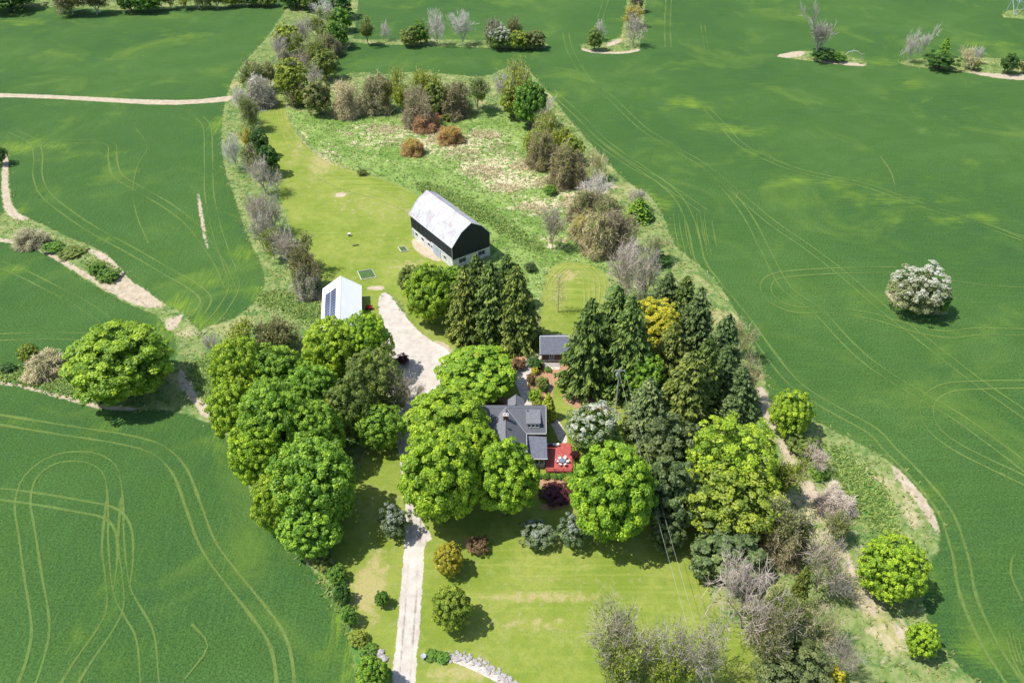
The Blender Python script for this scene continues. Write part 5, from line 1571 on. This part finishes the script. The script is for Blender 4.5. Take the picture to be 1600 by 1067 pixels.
def build_house():
    t = empty('farmhouse', (0, 117, 0))
    tag(t, 'red brick farmhouse with a grey shingled cross-gabled roof, half hidden by maples', 'house')

    def place(o): o.location.y = -117.0; return o
    w = MB().box(-8.1, 6.5, 117.7, 125.1, 0, 4.62)
    gable_wall(w, 6.3, 117.7, 125.1, 4.63, 121.4, 7.55, .2); gable_wall(w, -8.1, 117.7, 125.1, 4.63, 121.4, 7.55, .2)
    w.box(-5.0, 2.4, 110.4, 117.69, 0, 4.62)
    a = [(-5.0, 4.63), (2.4, 4.63), (-1.3, 7.5)]
    w.poly([(x, 110.4, z) for x, z in a]); w.poly([(x, 110.6, z) for x, z in a[::-1]])
    place(w.build('wall', M['brick'], t))
    th_ = .16
    # main roof: two slopes
    R, E = 8.0, 4.72

    def slab(pts, mat, name='roof', tt=th_):
        return place(MB().slab([(x, y, z + th_) for x, y, z in pts], tt).build(name, M[mat], t))
    slab([(-8.5, 117.2, E), (6.9, 117.2, E), (6.9, 121.4, R), (-8.5, 121.4, R)], 'shingle')
    slab([(-8.5, 121.4, R), (6.9, 121.4, R), (6.9, 125.6, E), (-8.5, 125.6, E)], 'shingle')
    # front wing: two slopes running up into the main slope
    slab([(-5.5, 110.0, E - .02), (-1.3, 110.0, R - .02), (-1.3, 121.35, R - .02), (-5.5, 117.15, E - .02)], 'shingle_light')  # left slope: same roof, its sunlit side painted in as a lighter grey
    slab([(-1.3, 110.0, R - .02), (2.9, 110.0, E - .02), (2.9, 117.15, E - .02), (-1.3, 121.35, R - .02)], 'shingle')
    m = MB()
    m.tube((-8.5, 121.4, R + th_), (6.9, 121.4, R + th_), .09, 6); place(m.build('ridge_cap', M['shingle_light'], t))
    place(MB().tube((-1.3, 110.0, R + th_ - .02), (-1.3, 121.3, R + th_ - .02), .09, 6).build('ridge_cap', M['shingle_light'], t))
    place(MB().tube((-1.36, 121.3, R + th_), (-5.5, 117.1, E + th_), .05, 6).tube((-1.24, 121.3, R + th_), (2.9, 117.1, E + th_), .05, 6).build('valley_flashing', M['trim_grey'], t))
    place(MB().box(3.0, 6.95, 117.08, 117.19, E - .06, E + .13).build('gutter', M['trim'], t))
    place(MB().box(2.91, 3.0, 110.0, 117.1, E - .08, E + .1).build('gutter', M['trim'], t))
    place(MB().slab([(6.9, 117.2, E + .18), (6.98, 117.2, E + .18), (6.98, 121.4, R + .18), (6.9, 121.4, R + .18)], .2).slab([(6.9, 121.4, R + .18), (6.98, 121.4, R + .18), (6.98, 125.6, E + .18), (6.9, 125.6, E + .18)], .2).build('barge_board', M['trim'], t))
    # chimney
    c = place(MB().box(-1.75, -.75, 117.7, 118.4, 6.6, 9.1).build('chimney', M['brick'], t))
    MB().box(-1.85, -.65, 117.6, 118.5, 9.1, 9.25).build('chimney_cap', M['stone'], c)
    m = MB()
    for x in (-1.5, -1.0): m.tube((x, 118.05, 9.25), (x, 118.05, 9.6), .13, 10)
    m.build('flue', M['whitewash'], c)
    # a second small dark roof box down the wing slope, pipes
    place(MB().box(-.95, -.45, 115.4, 115.9, 7.3, 7.95).build('roof_vent', M['grill'], t))
    place(MB().tube((3.2, 120.6, 7.2), (3.2, 120.6, 8.15), .09, 8).build('vent_pipe', M['grill'], t))
    place(MB().tube((6.1, 118.5, 5.7), (6.1, 118.5, 6.6), .07, 8).build('vent_pipe', M['grill'], t))
    # shed dormer
    d = place(MB().box(3.0, 5.6, 118.05, 120.2, 5.35, 6.74).build('dormer', M['trim_grey'], t))
    MB().slab([(2.8, 117.98, 6.84), (5.8, 117.98, 6.84), (5.8, 121.0, 7.86), (2.8, 121.0, 7.86)], .09).build('dormer_roof', M['shingle_light'], d)
    for k in range(3):
        window(d, 'window', 'y-', (3.48 + k * .82, 118.05, 6.15), .76, .95, (1, 1))
    # sunroom with its low roof
    m = MB().box(3.3, 6.5, 112.3, 117.65, 0, 1.15); place(m.build('sunroom_base', M['stone'], t))
    place(MB().box(3.2, 6.6, 112.18, 112.6, 1.151, 1.25).build('sill', M['trim'], t))
    m = MB()
    for x in (3.3, 4.3, 5.35, 6.36): m.box(x, x + .14, 112.3, 112.44, 1.25, 2.95)
    for y in (113.7, 115.2, 116.6): m.box(6.36, 6.5, y, y + .14, 1.15, 3.2)
    m.box(3.3, 6.5, 112.3, 112.44, 2.95, 3.05); place(m.build('sunroom_frame', M['trim'], t))
    for x in (3.44, 4.44, 5.49):
        place(MB().box(x, x + .87, 112.36, 112.39, 1.25, 2.95).build('window', M['win_dark'], t))
    for y in (112.44, 113.84, 115.34):
        place(MB().box(6.42, 6.45, y, y + 1.26, 1.15, 2.95).build('window', M['win_dark'], t))
    place(MB().slab([(3.12, 111.8, 3.16), (7.0, 111.8, 3.16), (7.0, 116.9, 4.16), (3.12, 117.2, 4.22)], .14).build('sunroom_roof', M['shingle_blue'], t))
    place(MB().box(3.1, 7.02, 111.7, 111.8, 3.0, 3.15).build('gutter', M['trim'], t))
    place(MB().box(7.0, 7.07, 111.75, 117.0, 3.02, 3.1).build('eave_trim', M['trim'], t))
    window(t, 'window', 'y-', (4.2, .7, 4.25), .9, .55)
    # rear porch
    m = MB().box(-.5, 2.2, 125.12, 128.0, 0, 3.9); place(m.build('porch_wall', M['trim'], t))
    place(MB().slab([(-.9, 125.3, 4.0), (.85, 125.3, 5.5), (.85, 128.3, 5.5), (-.9, 128.3, 4.0)][::1], .12).slab([(.85, 125.3, 5.5), (2.6, 125.3, 4.0), (2.6, 128.3, 4.0), (.85, 128.3, 5.5)], .12).build('porch_roof', M['shingle_light'], t))
    place(MB().tube((.85, 125.4, 5.52), (.85, 128.3, 5.52), .07, 6).build('porch_ridge', M['shingle_blue'], t))
    # windows that only another viewpoint sees
    for y in (119.5, 123.2): window(t, 'window', 'x+', (6.5, y - 117, 2.4), 1.0, 1.5, (1, 2))
    window(t, 'window', 'x+', (6.5, 4.4, 5.9), .9, 1.0, (1, 2))
    for x in (-3.6, -1.3, 1.0): window(t, 'window', 'y-', (x, 110.4 - 117, 2.4), 1.0, 1.6, (1, 2))
    d = place(MB().box(6.5, 6.57, 117.9, 118.8, .3, 2.3).build('door', M['trim'], t))
    MB().box(6.57, 6.62, 118.6, 118.68, 1.2, 1.3).build('handle', M['steel'], d)
    return t


build_house()

# ------------------------------------------------------------------ deck, table and chairs
def build_deck():
    X0, X1, Y0, Y1, Z = 6.75, 12.05, 110.7, 118.4, .58
    t = empty('deck', (X0, Y0, 0))
    tag(t, 'red stained wooden deck beside the sunroom', 'deck')
    m = MB(); n = 27; w = (Y1 - Y0) / n
    for i in range(n): m.box(0, X1 - X0 - (1.2 if i > 22 else 0) * 0, i * w + .012, (i + 1) * w - .012, Z - .04, Z)
    o = m.build('deck_boards', M['deck_red'], t); o['kind'] = 'stuff'
    MB().box(.05, X1 - X0 - .05, .05, .12, .1, Z - .045).box(.05, .12, .13, Y1 - Y0 - .05, .1, Z - .045).box(X1 - X0 - .12, X1 - X0 - .05, .13, Y1 - Y0 - .05, .1, Z - .045).box(.05, X1 - X0 - .05, Y1 - Y0 - .05, Y1 - Y0, .1, Z - .045).build('skirt', M['deck_red'], t)
    for i in range(6):
        y = .15 + i * 1.45
        MB().box(X1 - X0 - .1, X1 - X0, y - .05, y + .05, Z, Z + .95).build('railing_post', M['deck_red'], t)
    for i in range(4):
        x = .1 + i * 1.7
        MB().box(x - .05, x + .05, 0, .1, Z, Z + .95).build('railing_post', M['deck_red'], t)
    m = MB().box(X1 - X0 - .12, X1 - X0 + .02, .1, 7.45, Z + .95, Z + 1.0).box(0, X1 - X0 - .125, -.02, .12, Z + .95, Z + 1.0)
    m.build('handrail', M['deck_red'], t)
    m = MB()
    for i in range(48): m.box(X1 - X0 - .07, X1 - X0 - .03, .2 + i * .15, .24 + i * .15, Z + .1, Z + .95)
    for i in range(34): m.box(.2 + i * .15, .24 + i * .15, .03, .07, Z + .1, Z + .95)
    o = m.build('balusters', M['deck_red'], t); o['kind'] = 'stuff'
    for k in range(2): MB().box(3.2, X1 - X0 - .2, Y1 - Y0 + .02 + k * .32, Y1 - Y0 + .33 + k * .32, 0, Z - .19 * (k + 1)).build('step', M['deck_red'], t)


build_deck()
tb = empty('patio_table', (10.15, 113.15, .58)); tag(tb, 'round blue-grey glass patio table on the red deck', 'table')
MB().lathe([(.62, .70), (.64, .72), (.62, .74)], 20).build('table_top', M['glass_table'], tb)
for k in range(4):
    a = math.pi / 4 + k * math.pi / 2
    MB().tube((math.cos(a) * .5, math.sin(a) * .5, 0), (math.cos(a) * .35, math.sin(a) * .35, .7), .025, 6).build('leg', M['trim_grey'], tb)
POSW = ['on its left', 'at its near left', 'at its near right', 'on its right', 'at its far right', 'at its far left']
ch0 = None
for k in range(6):
    a = math.pi + k * math.pi / 3
    loc = (10.15 + math.cos(a) * 1.0, 113.15 + math.sin(a) * 1.0, .58)
    r = a - math.pi / 2
    if ch0 is None:
        ch0 = empty('patio_chair', loc, r)
        MB().box(-.26, .26, -.25, .25, .40, .47).build('seat', M['plastic_white'], ch0)
        MB().slab([(-.26, .25, .47), (.26, .25, .47), (.24, .34, .92), (-.24, .34, .92)], .05).build('backrest', M['plastic_white'], ch0)
        for sx in (-.22, .22):
            for sy in (-.21, .21): MB().tube((sx, sy, 0), (sx, sy, .4), .02, 6).build('leg', M['trim_grey'], ch0)
            MB().box(sx - .03, sx + .03, -.22, .26, .64, .67).build('armrest', M['plastic_white'], ch0)
        c = ch0
    else:
        c = ch0.copy(); COL.objects.link(c); c.location = loc; c.rotation_euler = (0, 0, r)
        for q in ch0.children:
            d = q.copy(); COL.objects.link(d); d.parent = c
    tag(c, 'white patio chair at the round deck table, ' + POSW[k], 'chair', 'chairs round the patio table')
gr = empty('barbecue_grill', (7.9, 117.6, .58)); tag(gr, 'dark grey barbecue grill at the shaded back of the deck', 'grill')
MB().box(-.45, .45, -.25, .25, .55, .85).build('firebox', M['grill'], gr); MB().tube((-.45, 0, .87), (.45, 0, .87), .26, 12).build('lid', M['grill'], gr)
MB().box(-.85, -.46, -.22, .22, .78, .82).build('side_shelf', M['alu'], gr); MB().box(.46, .85, -.22, .22, .78, .82).build('side_shelf', M['alu'], gr)
for sx in (-.4, .4): MB().box(sx - .03, sx + .03, -.2, .2, 0, .54).build('leg', M['grill'], gr)
bn_ = empty('storage_bench', (9.3, 117.9, .58)); tag(bn_, 'small white storage box at the back edge of the deck', 'box')
MB().box(-.4, .4, -.25, .25, 0, .5).build('body', M['plastic_white'], bn_); MB().box(-.43, .43, -.28, .28, .5, .56).build('lid', M['plastic_white'], bn_)


# ------------------------------------------------------------------ cottage
def build_cottage():
    t = empty('cottage', (6.9, 145.5, 0)); tag(t, 'small brown cottage with a grey roof and one white window, under the spruces', 'cottage')
    W, D = 8.4, 6.6
    MB().box(0, W, 0, D, 0, .85).build('base_wall', M['stone'], t)
    MB().box(.05, W - .05, .05, D - .05, .851, 2.95).build('wall', M['shake'], t)
    m = MB(); gable_wall(m, .05, .05, D - .05, 2.951, D / 2, 5.0, .15); gable_wall(m, W - .2, .05, D - .05, 2.951, D / 2, 5.0, .15); m.build('gable', M['shake'], t)
    MB().box(-.03, .12, -.02, .12, .852, 2.96).build('corner_board', M['timber_pale'], t)
    th_ = .14
    MB().slab([(-.4, -.5, 2.75 + th_), (W + .4, -.5, 2.75 + th_), (W + .4, D / 2, 5.15 + th_), (-.4, D / 2, 5.15 + th_)], th_).build('roof', M['shingle_blue'], t)
    MB().slab([(-.4, D / 2, 5.15 + th_), (W + .4, D / 2, 5.15 + th_), (W + .4, D + .5, 2.75 + th_), (-.4, D + .5, 2.75 + th_)], th_).build('roof', M['shingle_blue'], t)
    MB().tube((-.4, D / 2, 5.3), (W + .4, D / 2, 5.3), .09, 6).build('ridge_cap', M['trim'], t)
    MB().slab([(-.47, -.5, 2.9), (-.401, -.5, 2.9), (-.401, D / 2, 5.3), (-.47, D / 2, 5.3)], .18).build('barge_board', M['trim'], t)
    window(t, 'window', 'y-', (2.3, .05, 1.95), 1.15, 1.35, (2, 2)); window(t, 'window', 'y-', (5.6, .05, 1.95), 1.15, 1.35, (2, 2))
    MB().box(1.45, 1.7, .0, .049, 1.3, 2.6).build('shutter', M['grill'], t); MB().box(2.9, 3.15, .0, .049, 1.3, 2.6).build('shutter', M['grill'], t)
    MB().box(1.6, 3.0, -.35, -.002, 1.0, 1.2).build('window_box', M['wood_grey'], t)
    MB().box(-.06, -.001, 1.6, 2.5, .1, 2.1).build('door', M['trim'], t)
    for k in range(2): MB().box(.3, 4.4, -.9 - k * .5, -.42 - k * .5, 0, .32 - .15 * k).build('step', M['stone'], t)


build_cottage()

# ------------------------------------------------------------------ garden plants
def gp(kind, box, col, label, **kw): plant(kind, box, col, label, 'garden shrubs between path and cottage', **kw)


gp('bush', (824, 557, 846, 577), 'dark', 'rounded dark green shrub beside the path at the left corner of the cottage', lo=.5)
gp('bush', (840, 567, 849, 577), 'burgundy', 'tiny dark red shrub at the left corner of the cottage', lo=.5)
gp('bush', (831, 574, 842, 585), 'yellow', 'small yellow shrub in the mulch bed below the cottage', lo=.5)
gp('bush', (822, 584, 838, 600), 'bronze', 'reddish shrub in the mulch bed beside the path', lo=.5)
gp('bush', (838, 588, 858, 608), 'olive', 'dark olive shrub in the middle of the mulch bed', lo=.5)
gp('bush', (851, 573, 862, 581), 'green', 'small green shrub in front of the cottage steps', lo=.5)
gp('bush', (826, 607, 846, 628), 'bright', 'bright green shrub at the narrow end of the mulch bed', lo=.6)
gp('bush', (832, 622, 848, 636), 'yg', 'yellow-green shrub behind the end of the house roof', lo=.6)
gp('bush', (800, 560, 822, 578), 'bronze', 'rusty orange shrub left of the path by the spruces', lo=.35)
gp('bush', (770, 628, 788, 638), 'bronze', 'pinkish bush behind the house ridge, left of the rear porch', lo=.5)
gp('bush', (845, 600, 856, 612), 'dark', 'small dark shrub by the stone slab in the mulch bed', lo=.5)
gp('bush', (892, 578, 908, 590), 'dark', 'dark shrub under the spruce at the right of the cottage', lo=.5)
gp('bush', (892, 702, 906, 722), 'burgundy', 'dark reddish shrub at the right edge of the deck', lo=.6)
gp('bush', (755, 628, 770, 640), 'green', 'small green shrub behind the left part of the house ridge', lo=.5)
gp('bush', (882, 742, 904, 758), 'yg', 'pale yellow-green plant right of the deck hedge', lo=.4)
h = empty('hedge', (G(866, 746)[0], G(866, 746)[1], 0)); tag(h, 'low trimmed hedge running along the front of the red deck', 'hedge')
for k in range(5):
    c = link('foliage', PROTO['bush'][k % 3], h, (-3.1 + k * 1.55, rng.uniform(-.05, .05), .42), (0, 0, k * 1.3), (.98, .72, .56)); c.color = shade(COLOURS['green'], .1)

# ------------------------------------------------------------------ stones
def rock_mesh(seed, seg=2):
    import bmesh
    R = random.Random(seed)
    bm = bmesh.new(); bmesh.ops.create_icosphere(bm, subdivisions=seg, radius=1)
    off = Vector((R.uniform(0, 40),) * 3)
    for v in bm.verts:
        v.co *= 1 + .32 * mnoise.noise(v.co * 1.3 + off) + .12 * mnoise.noise(v.co * 3 + off)
        v.co.z = max(v.co.z * .62, -.35)
    me = bpy.data.meshes.new('stone'); bm.to_mesh(me); bm.free(); me.materials.append(M['fieldstone'])
    return me


ROCKS = [rock_mesh(i, 1 if i else 2) for i in range(5)]
line = spline([G(x, y)[:2] for x, y in ((694, 1024), (720, 1026), (748, 1036), (775, 1050), (800, 1068), (815, 1085))], .2)
sb = empty('stone_border', (line[0][0], line[0][1], 0)); tag(sb, 'curved border of pale fieldstones across the lower front lawn', 'stones')
for k in range(150):
    p = line[int(rng.integers(0, len(line)))] + rng.normal(0, .42, 2)
    s = rng.uniform(.14, .42)
    link('stone', ROCKS[k % 5], sb, (p[0] - line[0][0], p[1] - line[0][1], s * .2), (0, 0, rng.uniform(0, 6)), (s, s * rng.uniform(.7, 1.2), s * rng.uniform(.6, .9)))
for x, y, s, lab in ((594, 1020, .75, 'grey-white boulder pile left of the drive, upper one'), (598, 1030, .9, 'largest pale boulder left of the drive'), (592, 1037, .7, 'pale boulder left of the drive, just above the bottom tree'),
                     (846, 778, .35, 'pale stone at the left of the dark red maple mound'), (890, 766, .45, 'pale stone at the right of the dark red maple mound'), (896, 776, .35, 'pale stone below right of the dark red maple mound')):
    p = G(x, y); o = link('boulder', ROCKS[0], None, (p[0], p[1], s * .2), (0, 0, rng.uniform(0, 6)), (s, s * .85, s * .8)); tag(o, lab, 'stone')

# ------------------------------------------------------------------ small things on the lawns
def frame_bed(name, pts, lab, cat, mats, h_=.22):
    P = [Vector(G(*p)) for p in pts]; c = sum(P, Vector()) / 4
    t = empty(name, c); tag(t, lab, cat)
    for i in range(4):
        a, b = P[i] - c, P[(i + 1) % 4] - c
        d = (b - a).normalized(); n = Vector((-d.y, d.x, 0)) * .09
        m = MB(); e0 = a + d * (.09 if i % 2 else -.09); e1 = b - d * (.09 if i % 2 else -.09)
        q = [e0 - n, e1 - n, e1 + n, e0 + n]
        m.slab([(v.x, v.y, h_) for v in q], h_); m.build('board', M[mats[i]], t)
    m = MB().slab([(v.x * .96, v.y * .96, h_ * .5) for v in [P[0] - c, P[1] - c, P[2] - c, P[3] - c]], .05); m.build('planting', M['bed'], t)
    return t


M['bed'] = surf('bed_growth', (.05, .12, .03), .9, (.10, .17, .05), 2.5, .9, bdist=.2)
frame_bed('raised_bed', [(558.7, 424.7), (564.8, 437.8), (588, 433.6), (581, 421.5)], 'rectangular garden bed with two pale timber edges on the lawn above the shed', 'garden bed', ['timber_pale', 'timber_pale', 'wood_grey', 'wood_grey'])
frame_bed('raised_bed', [(622, 387), (627, 394), (638, 392.5), (633, 386)], 'small timber-edged garden bed beside the barn wall', 'garden bed', ['timber_pale', 'wood_grey', 'wood_grey', 'wood_grey'])
p = G(546, 369); o = empty('beehive', p); tag(o, 'small white box with a dark front standing alone on the lawn left of the barn', 'box')
MB().box(-.35, .35, -.3, .3, .15, .85).build('body', M['plastic_white'], o); MB().box(-.4, .4, -.35, .35, .85, .93).build('lid', M['trim'], o); MB().box(-.2, .3, -.32, -.301, .2, .6).build('entrance', M['grill'], o)
p = G(556, 384); o = empty('log', p, .3); tag(o, 'short dark log lying on the lawn below the white box', 'log')
MB().tube((-.9, 0, .16), (.9, 0, .16), .17, 10).build('bark', M['bark'], o)
p = G(413, 173); o = empty('pallet', p, .2); tag(o, 'grey wooden pallet lying at the far end of the mown track', 'pallet')
for k in range(6): MB().box(-1.1, 1.1, -.8 + k * .28, -.6 + k * .28, .12, .15).build('plank', M['wood_grey'], o)
for k in range(3): MB().box(-1.0 + k * .95, -.9 + k * .95, -.8, .8, 0, .119).build('bearer', M['wood_grey'], o)
p = G(577, 483); o = empty('cart', p); tag(o, 'small dark red cart beside the right wall of the white shed', 'cart')
MB().box(-.9, .9, -.45, .45, .45, .52).box(-.9, .9, -.45, -.41, .52, .85).box(-.9, .9, .41, .45, .52, .85).box(-.9, -.86, -.41, .41, .52, .85).box(.86, .9, -.41, .41, .52, .85).build('tub', M['cart_red'], o)
for sy in (-.52, .52):
    for sx in (-.5, .5): MB().tube((sx, sy - .05, .28), (sx, sy + .05, .28), .28, 14).build('wheel', M['rubber'], o)
MB().tube((-.9, 0, .45), (-1.7, 0, .25), .03, 6).build('drawbar', M['steel'], o)
p = G(662, 1029); o = empty('bird_bath', p); tag(o, 'dark grey bird bath in the green patch right of the drive', 'bird bath')
MB().lathe([(.28, 0), (.25, .06), (.10, .12), (.09, .7), (.16, .78)], 14).build('pedestal', M['grill'], o); MB().lathe([(.14, .78), (.42, .86), (.46, .95), (.40, .93), (.1, .86)], 18).build('bowl', M['trim_grey'], o)
p = G(858, 605); o = empty('garden_bench', p, .3); tag(o, 'grey stone bench at the edge of the mulch bed and the lawn', 'bench')
MB().box(-.7, .7, -.25, .25, .4, .5).build('seat', M['fieldstone'], o)
for sx in (-.5, .5): MB().box(sx - .1, sx + .1, -.2, .2, 0, .399).build('leg', M['fieldstone'], o)
for k in range(3):
    pass
p = G(1333, 96); o = empty('fallen_branch', p); tag(o, 'bleached fallen branch arching over the grass right of the big leafless tree', 'branch')
arc = [(-4.2, 0, 2.6), (-3.0, 0, 4.0), (-1.0, .2, 4.4), (1.0, .1, 4.2), (2.6, 0, 3.0), (3.6, 0, 1.2), (4.0, 0, .1)]
m = MB()
for i in range(6): m.tube(arc[i], arc[i + 1], .09 + .025 * i, 6, .115 + .025 * i)
m.build('stem', M['dead_wood'], o)
m = MB()
for i, (dx, dy, dz) in ((1, (-1.2, .5, -1.8)), (2, (-.4, -.6, -2.2)), (3, (.8, .7, -2.0)), (4, (1.5, -.5, .6)), (0, (-1.4, 0, -1.0)), (2, (.3, .4, 1.2))):
    a = Vector(arc[i]); m.tube(a, a + Vector((dx, dy, dz)), .07, 5, .02)
m.build('twigs', M['dead_wood'], o)


# ------------------------------------------------------------------ poles, wires, pylon
def pole(name, base, h_, lab, arm=True):
    t = empty(name, base); tag(t, lab, 'utility pole')
    MB().tube((0, 0, 0), (0, 0, h_), .19, 12, .13).build('pole', M['wood_grey'], t)
    if arm:
        MB().box(-1.1, 1.1, -.2, -.08, h_ - .6, h_ - .45).build('crossarm', M['wood_grey'], t)
        for x in (-.95, -.35, .95): MB().lathe([(.05, h_ - .45), (.08, h_ - .38), (.04, h_ - .25)], 8, (x, -.14)).build('insulator', M['trim'], t)
        MB().lathe([(.24, h_ - 2.2), (.26, h_ - 2.15), (.26, h_ - 1.35), (.2, h_ - 1.25)], 14, (-.45, 0)).build('transformer', M['alu'], t)
    return t


PB = Vector(G(962, 638))
pole('utility_pole', PB, 11.4, 'grey utility pole with a transformer standing between the spruces')
e = Vector(G(1069, 948, 9.6)); s0 = PB + Vector((0, 0, 10.9))
dirn = (e - s0); dirn.z = 0; dist = dirn.length; dirn.normalize()
P2 = PB + dirn * (dist * 1.75); P2.z = 0
pole('utility_pole', P2, 11.4, 'second utility pole at the roadside, carrying the far end of the two wires')
for off, lab in ((-.35, 'left of the two power wires crossing the front lawn'), (.95, 'right of the two power wires crossing the front lawn')):
    a = PB + Vector((off, -.14, 11.15)); b = P2 + Vector((off, -.14, 11.15))
    m = MB(); n = 24; pts = []
    for i in range(n + 1):
        t_ = i / n; q = a.lerp(b, t_); q.z -= 4 * 1.5 * t_ * (1 - t_); pts.append(q - PB)
    for i in range(n): m.tube(pts[i], pts[i + 1], .022, 5)
    o = m.build('power_wire', M['wire'], None, PB); tag(o, lab, 'wire', 'power wires')
pole('utility_pole', G(432, 121), 8.5, 'short bare wooden pole among the hedgerow trees', False)

t = empty('transmission_tower', (255.7, 423, 0)); tag(t, 'foot of a blue-grey steel lattice transmission tower at the top right corner', 'tower')
Hh = 34.0
def tw(z): return 4.0 * (1 - z / Hh) + .6 * (z / Hh)
lv = [0, 6, 11.5, 16.5, 21, 25, 28.5, 31.5, 34]
for sx in (-1, 1):
    for sy in (-1, 1):
        MB().tube((sx * 4, sy * 4, 0), (sx * .6, sy * .6, Hh), .16, 6, .1).build('leg', M['steel'], t)
m = MB()
for i in range(len(lv) - 1):
    a, b = tw(lv[i]), tw(lv[i + 1])
    for p0, p1 in (((-1, -1), (1, -1)), ((1, -1), (1, 1)), ((1, 1), (-1, 1)), ((-1, 1), (-1, -1))):
        m.tube((p0[0] * a, p0[1] * a, lv[i]), (p1[0] * b, p1[1] * b, lv[i + 1]), .08, 4); m.tube((p1[0] * a, p1[1] * a, lv[i]), (p0[0] * b, p0[1] * b, lv[i + 1]), .08, 4)
        m.tube((p0[0] * b, p0[1] * b, lv[i + 1]), (p1[0] * b, p1[1] * b, lv[i + 1]), .08, 4)
m.build('bracing', M['steel'], t)
for z in (24, 29): MB().box(-7, 7, -.15, .15, z, z + .3).build('crossarm', M['steel'], t)

# ------------------------------------------------------------------ tall grass, weeds and straw tufts
def tufts(name, sel_w, n, col, hgt, wid, lab, blades=3, mat='grass_blade'):
    inb = (GY > 58) & (GY < 460) & (np.abs(GX) < .62 * (GY + 94))
    w = np.where(inb, sel_w, 0) * (GY + 94) ** 2      # the plan grid is finer near the camera: weigh by area
    w = w / w.sum()
    i = rng.choice(len(GX), n, p=w)
    cell = .0024 * (GY[i] + 94)
    X = GX[i] + rng.uniform(-.6, .6, n) * cell; Y = GY[i] + rng.uniform(-.6, .6, n) * cell
    V, T = [], []
    for b in range(blades):
        a = rng.uniform(0, 6.283, n); h_ = hgt * rng.uniform(.4, 1.3, n); w_ = wid * rng.uniform(.6, 1.3, n)
        ln = h_ * rng.uniform(.9, 2.2, n); lx, ly = np.cos(a) * ln, np.sin(a) * ln
        qx, qy = -np.sin(a) * w_, np.cos(a) * w_
        bx, by = X + rng.normal(0, wid, n), Y + rng.normal(0, wid, n)
        V.append(np.stack([np.stack([bx - qx, by - qy, np.zeros(n)], 1), np.stack([bx + qx, by + qy, np.zeros(n)], 1),
                           np.stack([bx + lx + qx * .5, by + ly + qy * .5, h_], 1), np.stack([bx + lx - qx * .5, by + ly - qy * .5, h_ * .95], 1)], 1))
        T.append(rng.random(n))
    V = np.concatenate(V).reshape(-1, 3); T = np.repeat(np.concatenate(T), 4)
    me = np_mesh(name, V, np.arange(len(V)).reshape(-1, 4), M[mat], tone=T)
    o = link(name, me); o.color = (*col, 1)
    tag(o, lab, 'grass', kind='stuff')


hard = np.maximum.reduce([g_lawn, g_gravel, g_paving, g_mulch])
tufts('tall_grass', np.clip(g_farm - hard - g_meadow - g_dirt, 0, 1), 24000, (.27, .33, .10), .28, .13, 'tall uneven green grass on the margins and hedgerow strips')
tufts('tall_grass', np.clip(g_meadow - hard, 0, 1), 9000, (.25, .34, .10), .26, .14, 'tall green grass in the rough meadow by the barn')
tufts('dry_grass', np.clip(g_meadow - hard, 0, 1) * np.clip(g_dry - .3, 0, 1) * ((np.sin(GX * .35 + GY * .2) + np.sin(GX * .13 - GY * .4)) > .2), 5000, (.60, .52, .33), .24, .15, 'straw coloured flattened grass in the meadow')
tufts('weeds', np.clip(g_lush * g_farm - hard, 0, 1), 7000, (.23, .34, .08), .34, .20, 'dark lush weeds on the damp strips and field edges')
tufts('dry_grass', np.clip(g_farm - hard - g_meadow, 0, 1), 4000, (.48, .42, .25), .28, .10, 'dead pale grass stalks on the margins')
